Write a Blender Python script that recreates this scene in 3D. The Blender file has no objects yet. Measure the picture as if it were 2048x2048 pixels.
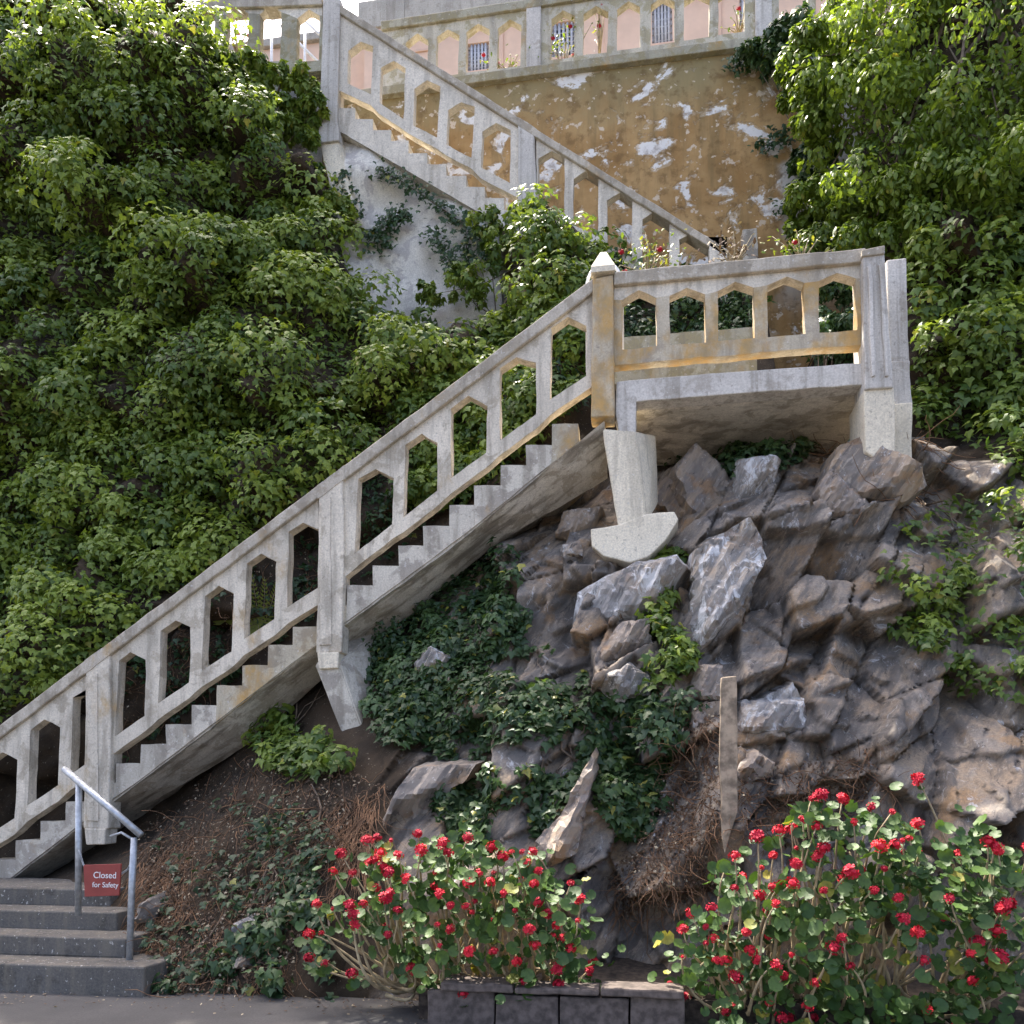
import bpy, bmesh, math, random
import numpy as np
from mathutils import Vector, Matrix, noise as mnoise
from mathutils.bvhtree import BVHTree
random.seed(7); rng = np.random.default_rng(11)
S = bpy.context.scene; COL = S.collection
# ------------------------------------------------------------------ camera, sky, sun, exposure
YAW = math.radians(8.5); PITCH = math.radians(4.0); FPX = 1300.0; CX = 966.0; CY = 1319.0; EYE = 1.6
cam = bpy.data.cameras.new('camera'); camo = bpy.data.objects.new('camera', cam); COL.objects.link(camo)
cam.sensor_width = 36; cam.sensor_fit = 'HORIZONTAL'; ZOOM = 1.2      # the printed picture, without the white margin round it, fills the frame's height
cam.lens = 36 * FPX * ZOOM / 1932.0
cam.shift_y = (CY - 966.0) * ZOOM / 1932.0; cam.clip_end = 3000; cam.clip_start = 0.05
camo.location = (0, 0, EYE); camo.rotation_euler = (math.pi / 2 + PITCH, 0, YAW)
S.camera = camo; S.render.resolution_x = S.render.resolution_y = 1024
SUN_EL = math.radians(64.5); SUN_AZ = math.radians(-42)      # azimuth from +Y towards +X
w = bpy.data.worlds.new('World'); S.world = w; w.use_nodes = True
nt = w.node_tree; bg = nt.nodes['Background']; sky = nt.nodes.new('ShaderNodeTexSky')
sky.sky_type = 'NISHITA'; sky.sun_disc = False; sky.sun_elevation = SUN_EL; sky.sun_rotation = SUN_AZ
sky.air_density = 0.5; sky.dust_density = 4.5; sky.ozone_density = 0.3
nt.links.new(sky.outputs[0], bg.inputs[0]); bg.inputs[1].default_value = 0.15
sl = bpy.data.lights.new('sun', 'SUN'); sl.energy = 2.7; sl.angle = math.radians(0.6); sl.color = (1.0, 0.93, 0.82)
so = bpy.data.objects.new('sun', sl); COL.objects.link(so)
sd = Vector((math.sin(SUN_AZ) * math.cos(SUN_EL), math.cos(SUN_AZ) * math.cos(SUN_EL), math.sin(SUN_EL)))
so.rotation_euler = sd.to_track_quat('Z', 'Y').to_euler(); so.location = (0, 20, 40)
vs = S.view_settings; vs.view_transform = 'Standard'; vs.look = 'None'; vs.gamma = 1; vs.use_curve_mapping = False
vs.exposure = 2.4
S.cycles.max_bounces = 7; S.cycles.transparent_max_bounces = 4

# ------------------------------------------------------------------ picture -> place
ca, sa, cp, sp = math.cos(YAW), math.sin(YAW), math.cos(PITCH), math.sin(PITCH)
def ray(dx, dy):
    u = (dx - CX) / FPX; v = (CY - dy) / FPX
    return np.array([ca * u + sa * sp * v - sa * cp, sa * u - ca * sp * v + ca * cp, cp * v + sp])
def P(p, Y):
    d = ray(*p); t = Y / d[1]
    return Vector((d[0] * t, Y, EYE + d[2] * t))
K = 2048 / 1932.0
def conv(ox, oy, s): return lambda x, y: ((ox + x / s) / K, (oy + y / s) / K)
c1 = conv(340, 170, 4.2); c2 = conv(720, 170, 3.864); c3 = conv(1210, 170, 3.864); c5 = conv(780, 580, 3.864)
c6 = conv(1140, 560, 3.389); cA = conv(340, 1080, 3.864); c7 = conv(1210, 900, 3.864); c8 = conv(740, 1020, 3.22)
c9 = conv(1210, 1380, 3.864); c10 = conv(660, 1480, 3.578); c11 = conv(340, 1480, 4.83)
def L(c, *pts): return [c(*p) for p in pts]

# ------------------------------------------------------------------ materials
class NT:
    def __init__(s, name):
        s.m = bpy.data.materials.new(name); s.m.use_nodes = True; s.t = s.m.node_tree; s.N = s.t.nodes; s.b = s.N['Principled BSDF']
        s.out = s.N['Material Output']; g = s.N.new('ShaderNodeNewGeometry'); s.pos = g.outputs['Position']; s.geo = g
    def n(s, typ, **kw):
        o = s.N.new(typ)
        for k, v in kw.items(): setattr(o, k, v)
        return o
    def lk(s, a, b): s.t.links.new(a, b)
    def mapped(s, scale, rot=(0, 0, 0), loc=(0, 0, 0)):
        m = s.n('ShaderNodeMapping'); m.vector_type = 'TEXTURE' if any(rot) else 'POINT'; m.inputs['Scale'].default_value = tuple(1 / c for c in scale) if any(rot) else scale; m.inputs['Rotation'].default_value = rot; m.inputs['Location'].default_value = loc
        s.lk(s.pos, m.inputs['Vector']); return m.outputs[0]
    def noise(s, scale, detail=4, rough=.55, vec=None, dist=0):
        o = s.n('ShaderNodeTexNoise'); o.inputs['Scale'].default_value = scale; o.inputs['Detail'].default_value = detail
        o.inputs['Roughness'].default_value = rough; o.inputs['Distortion'].default_value = dist
        s.lk(vec if vec is not None else s.pos, o.inputs['Vector']); return o.outputs['Fac']
    def ramp(s, fac, a, b, va=0., vb=1.):
        o = s.n('ShaderNodeMapRange'); o.clamp = True; o.interpolation_type = 'SMOOTHSTEP'
        for i, v in zip((1, 2, 3, 4), (a, b, va, vb)): o.inputs[i].default_value = v
        s.lk(fac, o.inputs[0]); return o.outputs[0]
    def mix(s, fac, a, b, mode='MIX'):
        o = s.n('ShaderNodeMix'); o.data_type = 'RGBA'; o.blend_type = mode
        for sock, v in ((o.inputs[0], fac), (o.inputs[6], a), (o.inputs[7], b)):
            if isinstance(v, (int, float)): sock.default_value = v
            elif isinstance(v, tuple): sock.default_value = (*v, 1)
            else: s.lk(v, sock)
        return o.outputs[2]
    def math(s, op, a, b=0.):
        o = s.n('ShaderNodeMath'); o.operation = op
        for i, v in ((0, a), (1, b)):
            if isinstance(v, (int, float)): o.inputs[i].default_value = v
            else: s.lk(v, o.inputs[i])
        return o.outputs[0]
    def xyz(s):
        o = s.n('ShaderNodeSeparateXYZ'); s.lk(s.pos, o.inputs[0]); return o.outputs
    def bump(s, h, strength, dist=.02):
        o = s.n('ShaderNodeBump'); o.inputs['Strength'].default_value = strength; o.inputs['Distance'].default_value = dist
        s.lk(h, o.inputs['Height']); s.lk(o.outputs[0], s.b.inputs['Normal'])
    def done(s, col, rough=.85, spec=.3):
        if isinstance(col, tuple): s.b.inputs['Base Color'].default_value = (*col, 1)
        else: s.lk(col, s.b.inputs['Base Color'])
        if isinstance(rough, (int, float)): s.b.inputs['Roughness'].default_value = rough
        else: s.lk(rough, s.b.inputs['Roughness'])
        s.b.inputs['Specular IOR Level'].default_value = spec
        return s.m

def concrete(name, pale=(.76, .68, .54), worn=(.50, .435, .33), paint=.47, lichen=0.0, streak=(5, 5, .7), srot=(0, 0, 0), grime=.5):
    t = NT(name)
    big = t.noise(1.3, 5); patch = t.noise(4.2, 6, .62, dist=.4); fine = t.noise(55, 4, .7); st = t.noise(1.6, 5, .6, t.mapped(streak, srot))
    col = t.mix(t.ramp(big, .3, .7), tuple(c * .8 for c in pale), tuple(min(1, c * 1.08) for c in pale))
    col = t.mix(t.ramp(patch, paint + .05, paint + .13), col, worn)
    col = t.mix(t.math('MULTIPLY', t.ramp(st, .47, .66), grime), col, (.19, .165, .125))
    spk = t.noise(24, 3, .6); col = t.mix(t.ramp(spk, .60, .70, 0, .4), col, (.14, .125, .10))
    spw = t.noise(33, 2, .5, t.mapped((1, 1, 1), loc=(9, 3, 1))); col = t.mix(t.ramp(spw, .66, .7, 0, .55), col, (.66, .63, .57))
    col = t.mix(t.ramp(fine, .3, .7, .0, .4), col, (.21, .185, .15))
    if lichen:
        li = t.noise(2.3, 6, .65, t.mapped((1, 1, .6), loc=(3, 1, 7))); lf = t.ramp(li, .62 - .25 * lichen, .82 - .25 * lichen, 0, .85)
        lc = t.mix(t.ramp(t.noise(9, 4), .35, .65), (.46, .27, .075), (.33, .235, .11)); col = t.mix(lf, col, lc)
    h = t.math('ADD', t.math('MULTIPLY', patch, .8), t.math('MULTIPLY', fine, .5)); t.bump(h, .55, .012)
    return t.done(col, .9, .2)
M = {}
M['conc'] = concrete('weathered_concrete', lichen=.22)
M['conc_lich'] = concrete('lichen_concrete', pale=(.60, .52, .38), worn=(.42, .36, .27), lichen=.95, paint=.5)
M['conc_cap'] = concrete('cap_concrete', pale=(.54, .48, .38), worn=(.38, .33, .25), paint=.42, lichen=.18, grime=.5)
M['step'] = concrete('step_concrete', pale=(.60, .55, .45), worn=(.38, .34, .28), paint=.43, lichen=.12)
M['step_lich'] = concrete('lichen_step_concrete', pale=(.50, .44, .32), worn=(.34, .285, .20), paint=.46, lichen=.55)
M['soffit'] = concrete('peeling_soffit', pale=(.72, .67, .57), worn=(.46, .41, .33), paint=.44, streak=(.8, 4, 6), srot=(0, math.radians(-36), 0), grime=.85)
M['soffit_flat'] = concrete('peeling_landing_soffit', pale=(.76, .70, .59), worn=(.46, .41, .33), paint=.45, streak=(.9, 3, 6), grime=.6)
M['white'] = concrete('whitewashed_concrete', pale=(.84, .75, .57), worn=(.68, .60, .45), paint=.55, grime=.35)
M['pale'] = concrete('pale_grey_concrete', pale=(.64, .60, .53), worn=(.46, .42, .36), paint=.5, streak=(9, 9, .35), grime=.45)
M['plaster'] = concrete('whitewashed_rock_plaster', pale=(.80, .755, .65), worn=(.55, .51, .46), paint=.44, streak=(3, 3, 1.5), grime=.15)
M['dark_conc'] = concrete('dark_concrete', pale=(.10, .096, .088), worn=(.065, .062, .056), paint=.5)  # very dark grey concrete for the landing floor and entrance steps
def wall_mat():
    t = NT('rusty_lichen_wall'); x, y, z = t.xyz()
    n1 = t.noise(1.1, 6, .6); n2 = t.noise(5, 6, .65); st = t.noise(1.3, 5, .6, t.mapped((4, 4, .5)))
    col = t.mix(t.ramp(n1, .35, .65), (.30, .175, .065), (.45, .29, .125))
    col = t.mix(t.ramp(st, .45, .7, 0, .65), col, (.19, .135, .06))
    top = t.math('ADD', z, t.math('MULTIPLY', n1, 2.2)); col = t.mix(t.ramp(top, 13.3, 14.6, 0, .85), col, (.25, .205, .10))
    fl = t.noise(1.55, 7, .62, t.mapped((1, 1, 1.25), loc=(4.4, 0, 2.1)), .35); col = t.mix(t.ramp(fl, .54, .575, 0, .35), col, (.55, .47, .34)); col = t.mix(t.ramp(t.math('ADD', fl, t.math('MULTIPLY', t.noise(11, 4, .7), .12)), .645, .66), col, (.70, .675, .62))
    sm = t.noise(6.5, 4, .6, t.mapped((1, 1, 1), loc=(1, 5, 2))); col = t.mix(t.ramp(t.math('ADD', sm, t.math('MULTIPLY', t.noise(17, 3), .2)), .70, .74, 0, .85), col, (.60, .50, .37))
    rt = t.math('ADD', x, t.math('MULTIPLY', t.noise(.9, 5), 3.0)); col = t.mix(t.math('MULTIPLY', t.ramp(rt, 3.75, 4.2, 0, .9), t.ramp(z, 8.8, 9.8)), col, (.52, .51, .46))
    col = t.mix(t.ramp(n2, .50, .66, 0, .55), col, (.13, .075, .03))
    t.bump(t.math('ADD', t.math('MULTIPLY', n2, .5), t.math('MULTIPLY', t.ramp(fl, .54, .57), -.6)), .8, .02); return t.done(col, .9, .2)
M['wall'] = wall_mat()
def rock_mat(name, a=(.275, .24, .20), b=(.34, .255, .17), c=(.14, .128, .115), white=.64, rust=.4):
    t = NT(name); rot = (0, math.radians(-56), 0)
    n1 = t.noise(1.5, 6, .62); n2 = t.noise(7, 7, .65); st = t.noise(2.2, 6, .65, t.mapped((1, 1, 5), rot))
    oi = t.n('ShaderNodeObjectInfo')
    col = t.mix(t.ramp(t.math('ADD', n1, t.math('MULTIPLY', t.math('SUBTRACT', oi.outputs['Random'], .5), .25)), .38, .62), a, b)
    col = t.mix(t.ramp(st, .42, .58, 0, .85), col, c)
    rs = t.noise(2.6, 5, .6, t.mapped((1, 1, 1.4), loc=(7, 2, 3))); col = t.mix(t.ramp(rs, .54, .66, 0, rust), col, (.34, .19, .075))
    vn = t.noise(4.5, 8, .72, t.mapped((1, 1, 3), rot, (3, 3, 3)), .5); col = t.mix(t.ramp(vn, .58, .64, 0, .6), col, (.42, .36, .29)); col = t.mix(t.ramp(vn, .42, .36, 0, .75), col, (.055, .052, .05))
    wv = t.noise(3.6, 9, .76, t.mapped((1.6, 1.6, .75), loc=(2, 8, 4)), .8); col = t.mix(t.ramp(wv, white - .05, white + .03, 0, .8), col, (.60, .60, .59))
    spk = t.noise(30, 3, .6); col = t.mix(t.ramp(spk, .66, .7, 0, .5), col, (.6, .58, .55))
    cr = t.n('ShaderNodeTexVoronoi'); cr.feature = 'DISTANCE_TO_EDGE'; cr.inputs['Scale'].default_value = 2.3
    wn = t.n('ShaderNodeMix'); wn.data_type = 'VECTOR'; wn.inputs[0].default_value = .12; t.lk(t.mapped((1, 1, 2.4), rot), wn.inputs[4])
    nz = t.n('ShaderNodeTexNoise'); nz.inputs['Scale'].default_value = 3; t.lk(t.pos, nz.inputs['Vector']); t.lk(nz.outputs['Color'], wn.inputs[5]); t.lk(wn.outputs[1], cr.inputs['Vector'])
    crk = t.ramp(cr.outputs['Distance'], 0, .03)
    h = t.math('ADD', t.math('MULTIPLY', n2, .7), t.math('MULTIPLY', t.noise(5, 8, .75, t.mapped((1, 1, 4), rot)), .9)); t.bump(h, .75, .03)
    return t.done(col, t.ramp(n2, .3, .7, .5, .85), .4)
M['rock'] = rock_mat('fractured_rock'); M['rock_brown'] = rock_mat('brown_rock', (.29, .24, .19), (.35, .26, .175), (.19, .165, .145), .64, .55)
M['rock_pale'] = rock_mat('pale_streaked_rock', (.31, .295, .275), (.31, .26, .20), (.17, .165, .16), .55, .25)
def hill_mat():
    t = NT('hillside_soil_and_rock'); at = t.n('ShaderNodeAttribute'); at.attribute_name = 'rocky'
    n1 = t.noise(2.0, 7, .65); n2 = t.noise(14, 6, .7); st = t.noise(2.0, 6, .65, t.mapped((1, 1, 4), (0, math.radians(-56), 0)))
    soil = t.mix(t.ramp(n1, .35, .65), (.028, .021, .014), (.058, .040, .024)); soil = t.mix(t.ramp(n2, .60, .72, 0, .7), soil, (.11, .08, .05))
    soil = t.mix(t.ramp(t.noise(40, 2), .68, .72, 0, .7), soil, (.3, .26, .2))
    rk = t.mix(t.ramp(n1, .38, .62), (.275, .24, .20), (.34, .255, .17)); rk = t.mix(t.ramp(st, .42, .58, 0, .85), rk, (.115, .105, .095)); rs = t.noise(1.9, 5, .6, t.mapped((1, 1, 1.3), loc=(7, 2, 3))); rk = t.mix(t.ramp(rs, .53, .66, 0, .6), rk, (.34, .20, .085))
    vn = t.noise(4.5, 8, .72, t.mapped((1, 1, 3), (0, math.radians(-56), 0), (3, 3, 3)), .5); rk = t.mix(t.ramp(vn, .57, .63, 0, .6), rk, (.42, .35, .27)); rk = t.mix(t.ramp(vn, .42, .36, 0, .75), rk, (.05, .046, .046))
    wv = t.noise(3.6, 9, .76, t.mapped((1.6, 1.6, .75), loc=(5, 1, 2)), .8); rk = t.mix(t.ramp(wv, .58, .66, 0, .8), rk, (.56, .56, .55))
    f = t.ramp(t.math('ADD', at.outputs['Fac'], t.math('MULTIPLY', t.math('SUBTRACT', n1, .5), .8)), .4, .6)
    fn = t.noise(45, 5, .75); fs = t.noise(5, 8, .75, t.mapped((1, 1, 4), (0, math.radians(-56), 0)))
    rk = t.mix(t.ramp(fn, .35, .7, 0, .5), rk, (.09, .083, .078)); rk = t.mix(t.ramp(fn, .62, .7, 0, .6), rk, (.45, .41, .36))
    t.bump(t.math('ADD', t.math('MULTIPLY', fs, .8), t.math('MULTIPLY', fn, .35)), .75, .03); return t.done(t.mix(f, soil, rk), .92, .25)
M['hill'] = hill_mat()
def ground_mat():
    t = NT('worn_concrete_road'); n1 = t.noise(.8, 6, .6); n2 = t.noise(60, 3, .7); st = t.noise(3, 5)
    col = t.mix(t.ramp(n1, .35, .65), (.062, .06, .058), (.095, .091, .087)); col = t.mix(t.ramp(n2, .4, .7, 0, .5), col, (.04, .038, .036))
    cr = t.n('ShaderNodeTexVoronoi'); cr.feature = 'DISTANCE_TO_EDGE'; cr.inputs['Scale'].default_value = .35; wn = t.n('ShaderNodeMix'); wn.data_type = 'VECTOR'; wn.inputs[0].default_value = .5; nz = t.n('ShaderNodeTexNoise'); nz.inputs['Scale'].default_value = 1.3; nz.inputs['Detail'].default_value = 6; t.lk(t.pos, nz.inputs['Vector']); t.lk(t.pos, wn.inputs[4]); t.lk(nz.outputs['Color'], wn.inputs[5]); t.lk(wn.outputs[1], cr.inputs['Vector'])
    col = t.mix(t.ramp(st, .6, .75, 0, .5), col, (.05, .047, .043)); col = t.mix(t.ramp(cr.outputs['Distance'], 0, .004, .45, 1), (.04, .037, .033), col); t.bump(n2, .35, .01); return t.done(col, .85, .3)
M['road'] = ground_mat()
def leaf_mat(name, dark, light, yellow=(.34, .32, .05), gloss=.38, trans=.35):
    t = NT(name); at = t.n('ShaderNodeAttribute'); at.attribute_name = 'tint'; s3 = t.n('ShaderNodeSeparateColor'); t.lk(at.outputs['Color'], s3.inputs[0])
    col = t.mix(s3.outputs[0], dark, light); col = t.mix(s3.outputs[1], col, yellow)
    col = t.mix(t.ramp(t.noise(38, 3), .4, .7, 0, .4), col, tuple(c * .55 for c in dark))
    t.done(col, gloss, .5); tr = t.n('ShaderNodeBsdfTranslucent'); t.lk(t.mix(.75, col, (1, .95, .35), 'MULTIPLY'), tr.inputs[0])
    mx = t.n('ShaderNodeMixShader'); mx.inputs[0].default_value = trans; t.lk(t.b.outputs[0], mx.inputs[1]); t.lk(tr.outputs[0], mx.inputs[2]); t.lk(mx.outputs[0], t.out.inputs[0])
    return t.m
M['ivy'] = leaf_mat('ivy_leaf', (.075, .140, .024), (.29, .38, .055), gloss=.45, trans=.42)
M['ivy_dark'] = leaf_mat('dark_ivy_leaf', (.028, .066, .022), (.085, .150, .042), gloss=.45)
M['tree'] = leaf_mat('tree_leaf', (.070, .125, .016), (.225, .32, .040), gloss=.45, trans=.5)
M['geran'] = leaf_mat('geranium_leaf', (.036, .090, .018), (.10, .175, .030), (.42, .36, .05), .55)
M['dry'] = leaf_mat('dry_leaf', (.055, .034, .02), (.15, .09, .05), (.42, .36, .25), .8, .15)
def plain(name, col, rough=.7, var=.25, scale=20, metal=0, spec=.4):
    t = NT(name); n = t.noise(scale, 4); t.bump(n, .3, .005)
    m = t.done(t.mix(t.ramp(n, .3, .7), tuple(c * (1 - var) for c in col), tuple(min(1, c * (1 + var)) for c in col)), rough, spec); t.b.inputs['Metallic'].default_value = metal; return m
M['bark'] = plain('bark', (.16, .12, .085), .9, .4, 12); M['twig'] = plain('dry_twig', (.17, .095, .05), .9, .45, 6)
M['stem'] = plain('geranium_stem', (.34, .27, .16), .75, .35, 14)
M['wood'] = plain('grey_weathered_wood', (.27, .21, .145), .85, .45, 14)
M['pipe'] = plain('galvanised_pipe', (.38, .40, .41), .45, .2, 25, .6); M['white_pipe'] = plain('white_painted_pipe', (.72, .73, .73), .5, .08, 25)
M['sign'] = plain('red_sign', (.24, .04, .03), .5, .08, 15); M['letters'] = plain('white_lettering', (.75, .74, .72), .6, .05)
M['block'] = plain('reddish_grey_block', (.10, .08, .068), .92, .4, 18); M['mortar_soil'] = plain('dark_bed_soil', (.045, .034, .025), .95, .5, 25)
M['peach'] = plain('peach_painted_wall', (.70, .50, .365), .85, .06, 2.5); M['peach_trim'] = plain('peach_trim', (.64, .44, .32), .85, .06, 2.5)
M['bars'] = plain('blue_grey_window_bars', (.50, .51, .53), .55, .15, 20); M['glass'] = plain('dark_window_glass', (.11, .125, .15), .15, .2, 3, 0, .6)
M['bldg_conc'] = concrete('building_concrete', pale=(.50, .47, .40), worn=(.40, .37, .31), paint=.5, grime=.4)
M['rail_olive'] = concrete('olive_stained_concrete', pale=(.40, .375, .27), worn=(.29, .255, .145), paint=.42, lichen=.3, grime=.5)
def flower_mat():
    t = NT('red_geranium_petal'); oi = t.n('ShaderNodeObjectInfo')
    col = t.mix(oi.outputs['Random'], (.36, .006, .026), (.60, .018, .034)); return t.done(col, .6, .3)
M['flower'] = flower_mat()

# ------------------------------------------------------------------ object helpers
def obj(name, me, mat=None, parent=None, loc=None):
    o = bpy.data.objects.new(name, me); COL.objects.link(o)
    if mat and me is not None and not me.materials: me.materials.append(M[mat])
    if parent: o.parent = parent
    if loc is not None: o.location = loc
    return o
def tag(o, label, cat, group=None, kind=None):
    if label: o['label'] = label
    if cat: o['category'] = cat
    if group: o['group'] = group
    if kind: o['kind'] = kind
    return o
def thing(name, label, cat, group=None, loc=(0, 0, 0)):
    o = bpy.data.objects.new(name, None); COL.objects.link(o); o.empty_display_size = .1; o.location = loc
    return tag(o, label, cat, group)
def setparent(o, parent):
    o.parent = parent; o.matrix_parent_inverse = Matrix.Translation(-Vector(parent.location))
def mesh(verts, faces, name='m'):
    me = bpy.data.meshes.new(name); me.from_pydata([tuple(v) for v in verts], [], faces); me.update(); return me
def jit(v, a): 
    n = mnoise.noise_vector(v * 4.3); m = mnoise.noise_vector(v * 19.0); return Vector((n.x + .6 * m.x, 0, n.z + .6 * m.z)) * a
def prism(name, poly, yf, yb, mat, parent, jitter=.009, bevel=0., cut=.11, px=True, back=None):
    f = [P(p, yf) for p in poly] if px else [Vector((p[0], yf, p[1])) for p in poly]
    b = [Vector((v.x, yb, v.z)) for v in f] if back is None else [P(p, yb) for p in back]
    bm = bmesh.new(); fv = [bm.verts.new(v) for v in f]; bv = [bm.verts.new(v) for v in b]; n = len(fv)
    bm.faces.new(fv); bm.faces.new(bv[::-1])
    for i in range(n): bm.faces.new((fv[i], bv[i], bv[(i + 1) % n], fv[(i + 1) % n]))
    bmesh.ops.recalc_face_normals(bm, faces=bm.faces)
    if bevel: bmesh.ops.bevel(bm, geom=list(bm.edges), offset=bevel, segments=2, affect='EDGES', profile=.5, clamp_overlap=True)
    if jitter:
        bmesh.ops.triangulate(bm, faces=bm.faces)
        for _ in range(3):
            es = [e for e in bm.edges if e.calc_length() > cut]
            if not es: break
            bmesh.ops.subdivide_edges(bm, edges=es, cuts=1); bmesh.ops.triangulate(bm, faces=[q for q in bm.faces if len(q.verts) > 3])
        for v in bm.verts: v.co += jit(v.co, jitter)
    me = bpy.data.meshes.new(name); bm.to_mesh(me); bm.free()
    o = obj(name, me, mat); 
    if parent: setparent(o, parent)
    return o
def box(name, x0, x1, y0, y1, z0, z1, mat, parent=None, jitter=.004, bevel=.008, cut=.3):
    return prism(name, [(x0, z0), (x1, z0), (x1, z1), (x0, z1)], y0, y1, mat, parent, jitter, bevel, cut, px=False)
def tube_geo(pts, radii, sides=6):
    V, Fc = [], []; pts = [Vector(p) for p in pts]; n = len(pts)
    up = Vector((.3, .2, 1)).normalized()
    for i, p in enumerate(pts):
        t = (pts[min(i + 1, n - 1)] - pts[max(i - 1, 0)]); t = t.normalized() if t.length > 1e-9 else up
        a = t.cross(up); a = a.normalized() if a.length > 1e-4 else t.orthogonal().normalized(); b = t.cross(a)
        r = radii[i] if hasattr(radii, '__len__') else radii
        for k in range(sides):
            q = 2 * math.pi * k / sides; V.append(p + (a * math.cos(q) + b * math.sin(q)) * r)
    for i in range(n - 1):
        for k in range(sides):
            k2 = (k + 1) % sides; Fc.append((i * sides + k, i * sides + k2, (i + 1) * sides + k2, (i + 1) * sides + k))
    Fc.append(tuple(range(sides))[::-1]); Fc.append(tuple((n - 1) * sides + k for k in range(sides)))
    return V, Fc
def tubes(name, lst, mat, parent=None, sides=5):
    V, Fc = [], []
    for pts, r in lst:
        v, f = tube_geo(pts, r, sides); o = len(V); V += v; Fc += [tuple(i + o for i in q) for q in f]
    me = mesh(V, Fc); me.polygons.foreach_set('use_smooth', [True] * len(me.polygons)); ob = obj(name, me, mat)
    if parent: setparent(ob, parent)
    return ob

# ------------------------------------------------------------------ leaves
def leaf_template(kind):
    if kind == 'ivy':   # five pointed lobes
        o = [(0, -.05), (-.30, -.20), (-.56, .12), (-.27, .34), (0, .95), (.27, .34), (.56, .12), (.30, -.20)]; c = (0, .16, .0)
        z = lambda x, y: -.35 * abs(x) - .25 * max(0, y - .3) ** 1.5
    elif kind == 'oval':
        o = [(0, -.05), (-.20, .12), (-.28, .42), (-.16, .75), (0, 1.0), (.16, .75), (.28, .42), (.20, .12)]; c = (0, .4, .0)
        z = lambda x, y: -.5 * abs(x) * .6 - .3 * max(0, y - .4) ** 1.5
    elif kind == 'round':
        o = []; 
        for k in range(14):
            a = -math.pi / 2 + .25 + (2 * math.pi - .5) * k / 13; r = .5 * (1 + .08 * (k % 2)); o.append((r * math.cos(a), .42 + r * math.sin(a)))
        o.insert(0, (0, .18)); c = (0, .40, -.10); z = lambda x, y: .12 * math.sin(6 * math.atan2(y - .42, x)) * .4 + .05
    else:               # scrap
        o = [(0, 0), (-.3, .3), (-.1, .9), (.25, .5)]; c = (0, .4, .1); z = lambda x, y: .1 * x
    V = np.array([c] + [(x, y, z(x, y)) for x, y in o]); n = len(o)
    return V, np.array([(0, 1 + i, 1 + (i + 1) % n) for i in range(n)])[:, ::-1]
LT = {k: leaf_template(k) for k in ('ivy', 'oval', 'round', 'scrap')}
def unit(a): return a / np.maximum(np.linalg.norm(a, axis=1, keepdims=True), 1e-9)
def leaves_mesh(pos, nor, size, kind='ivy', tint=None, droop=1.0, spread=.7, yellow=.02):
    V, T = LT[kind]; N = len(pos); pos = np.asarray(pos, float); size = np.asarray(size, float)
    n = unit(np.asarray(nor) + rng.normal(0, .45, (N, 3)))
    tip = rng.normal(0, spread, (N, 3)); tip[:, 2] -= droop; tip -= n * np.sum(tip * n, 1, keepdims=True); tip = unit(tip); x = np.cross(tip, n)
    W = pos[:, None, :] + size[:, None, None] * (V[None, :, 0, None] * x[:, None, :] + V[None, :, 1, None] * tip[:, None, :] + V[None, :, 2, None] * n[:, None, :])
    nv, ntr = len(V), len(T); me = bpy.data.meshes.new('leaves'); me.vertices.add(N * nv); me.vertices.foreach_set('co', W.ravel())
    idx = (np.arange(N)[:, None, None] * nv + T[None]).ravel(); me.loops.add(N * ntr * 3); me.loops.foreach_set('vertex_index', idx.astype(np.int32))
    me.polygons.add(N * ntr); me.polygons.foreach_set('loop_start', np.arange(0, N * ntr * 3, 3, dtype=np.int32))
    me.polygons.foreach_set('use_smooth', np.ones(N * ntr, bool))
    if tint is None: tint = rng.random(N)
    colr = np.zeros((N, nv, 4), np.float32); colr[..., 0] = np.clip(tint, 0, 1)[:, None]; colr[..., 1] = (rng.random(N) < yellow)[:, None] * rng.uniform(.4, 1, N)[:, None]; colr[..., 3] = 1
    me.update(); at = me.attributes.new('tint', 'FLOAT_COLOR', 'POINT'); at.data.foreach_set('color', colr.ravel()); me.validate(); return me

# ------------------------------------------------------------------ the hillside (one sheet: Y as a function of x and z)
XS = np.arange(-15, 11.01, .04); ZS = np.arange(-.3, 14.6, .04)
def nz2(x, z, s, seed=0.):     # smooth value noise, numpy
    x = x * s + seed * 17.3; z = z * s + seed * 7.7; xi = np.floor(x).astype(int); zi = np.floor(z).astype(int); fx = x - xi; fz = z - zi
    fx = fx * fx * (3 - 2 * fx); fz = fz * fz * (3 - 2 * fz)
    h = lambda a, b: (np.sin(a * 127.1 + b * 311.7 + seed * 74.7) * 43758.5453) % 1.0
    return (h(xi, zi) * (1 - fx) + h(xi + 1, zi) * fx) * (1 - fz) + (h(xi, zi + 1) * (1 - fx) + h(xi + 1, zi + 1) * fx) * fz - .5
def fbm(x, z, s, seed=0.): return nz2(x, z, s, seed) + .5 * nz2(x, z, s * 2.1, seed + 1) + .25 * nz2(x, z, s * 4.3, seed + 2)
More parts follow.
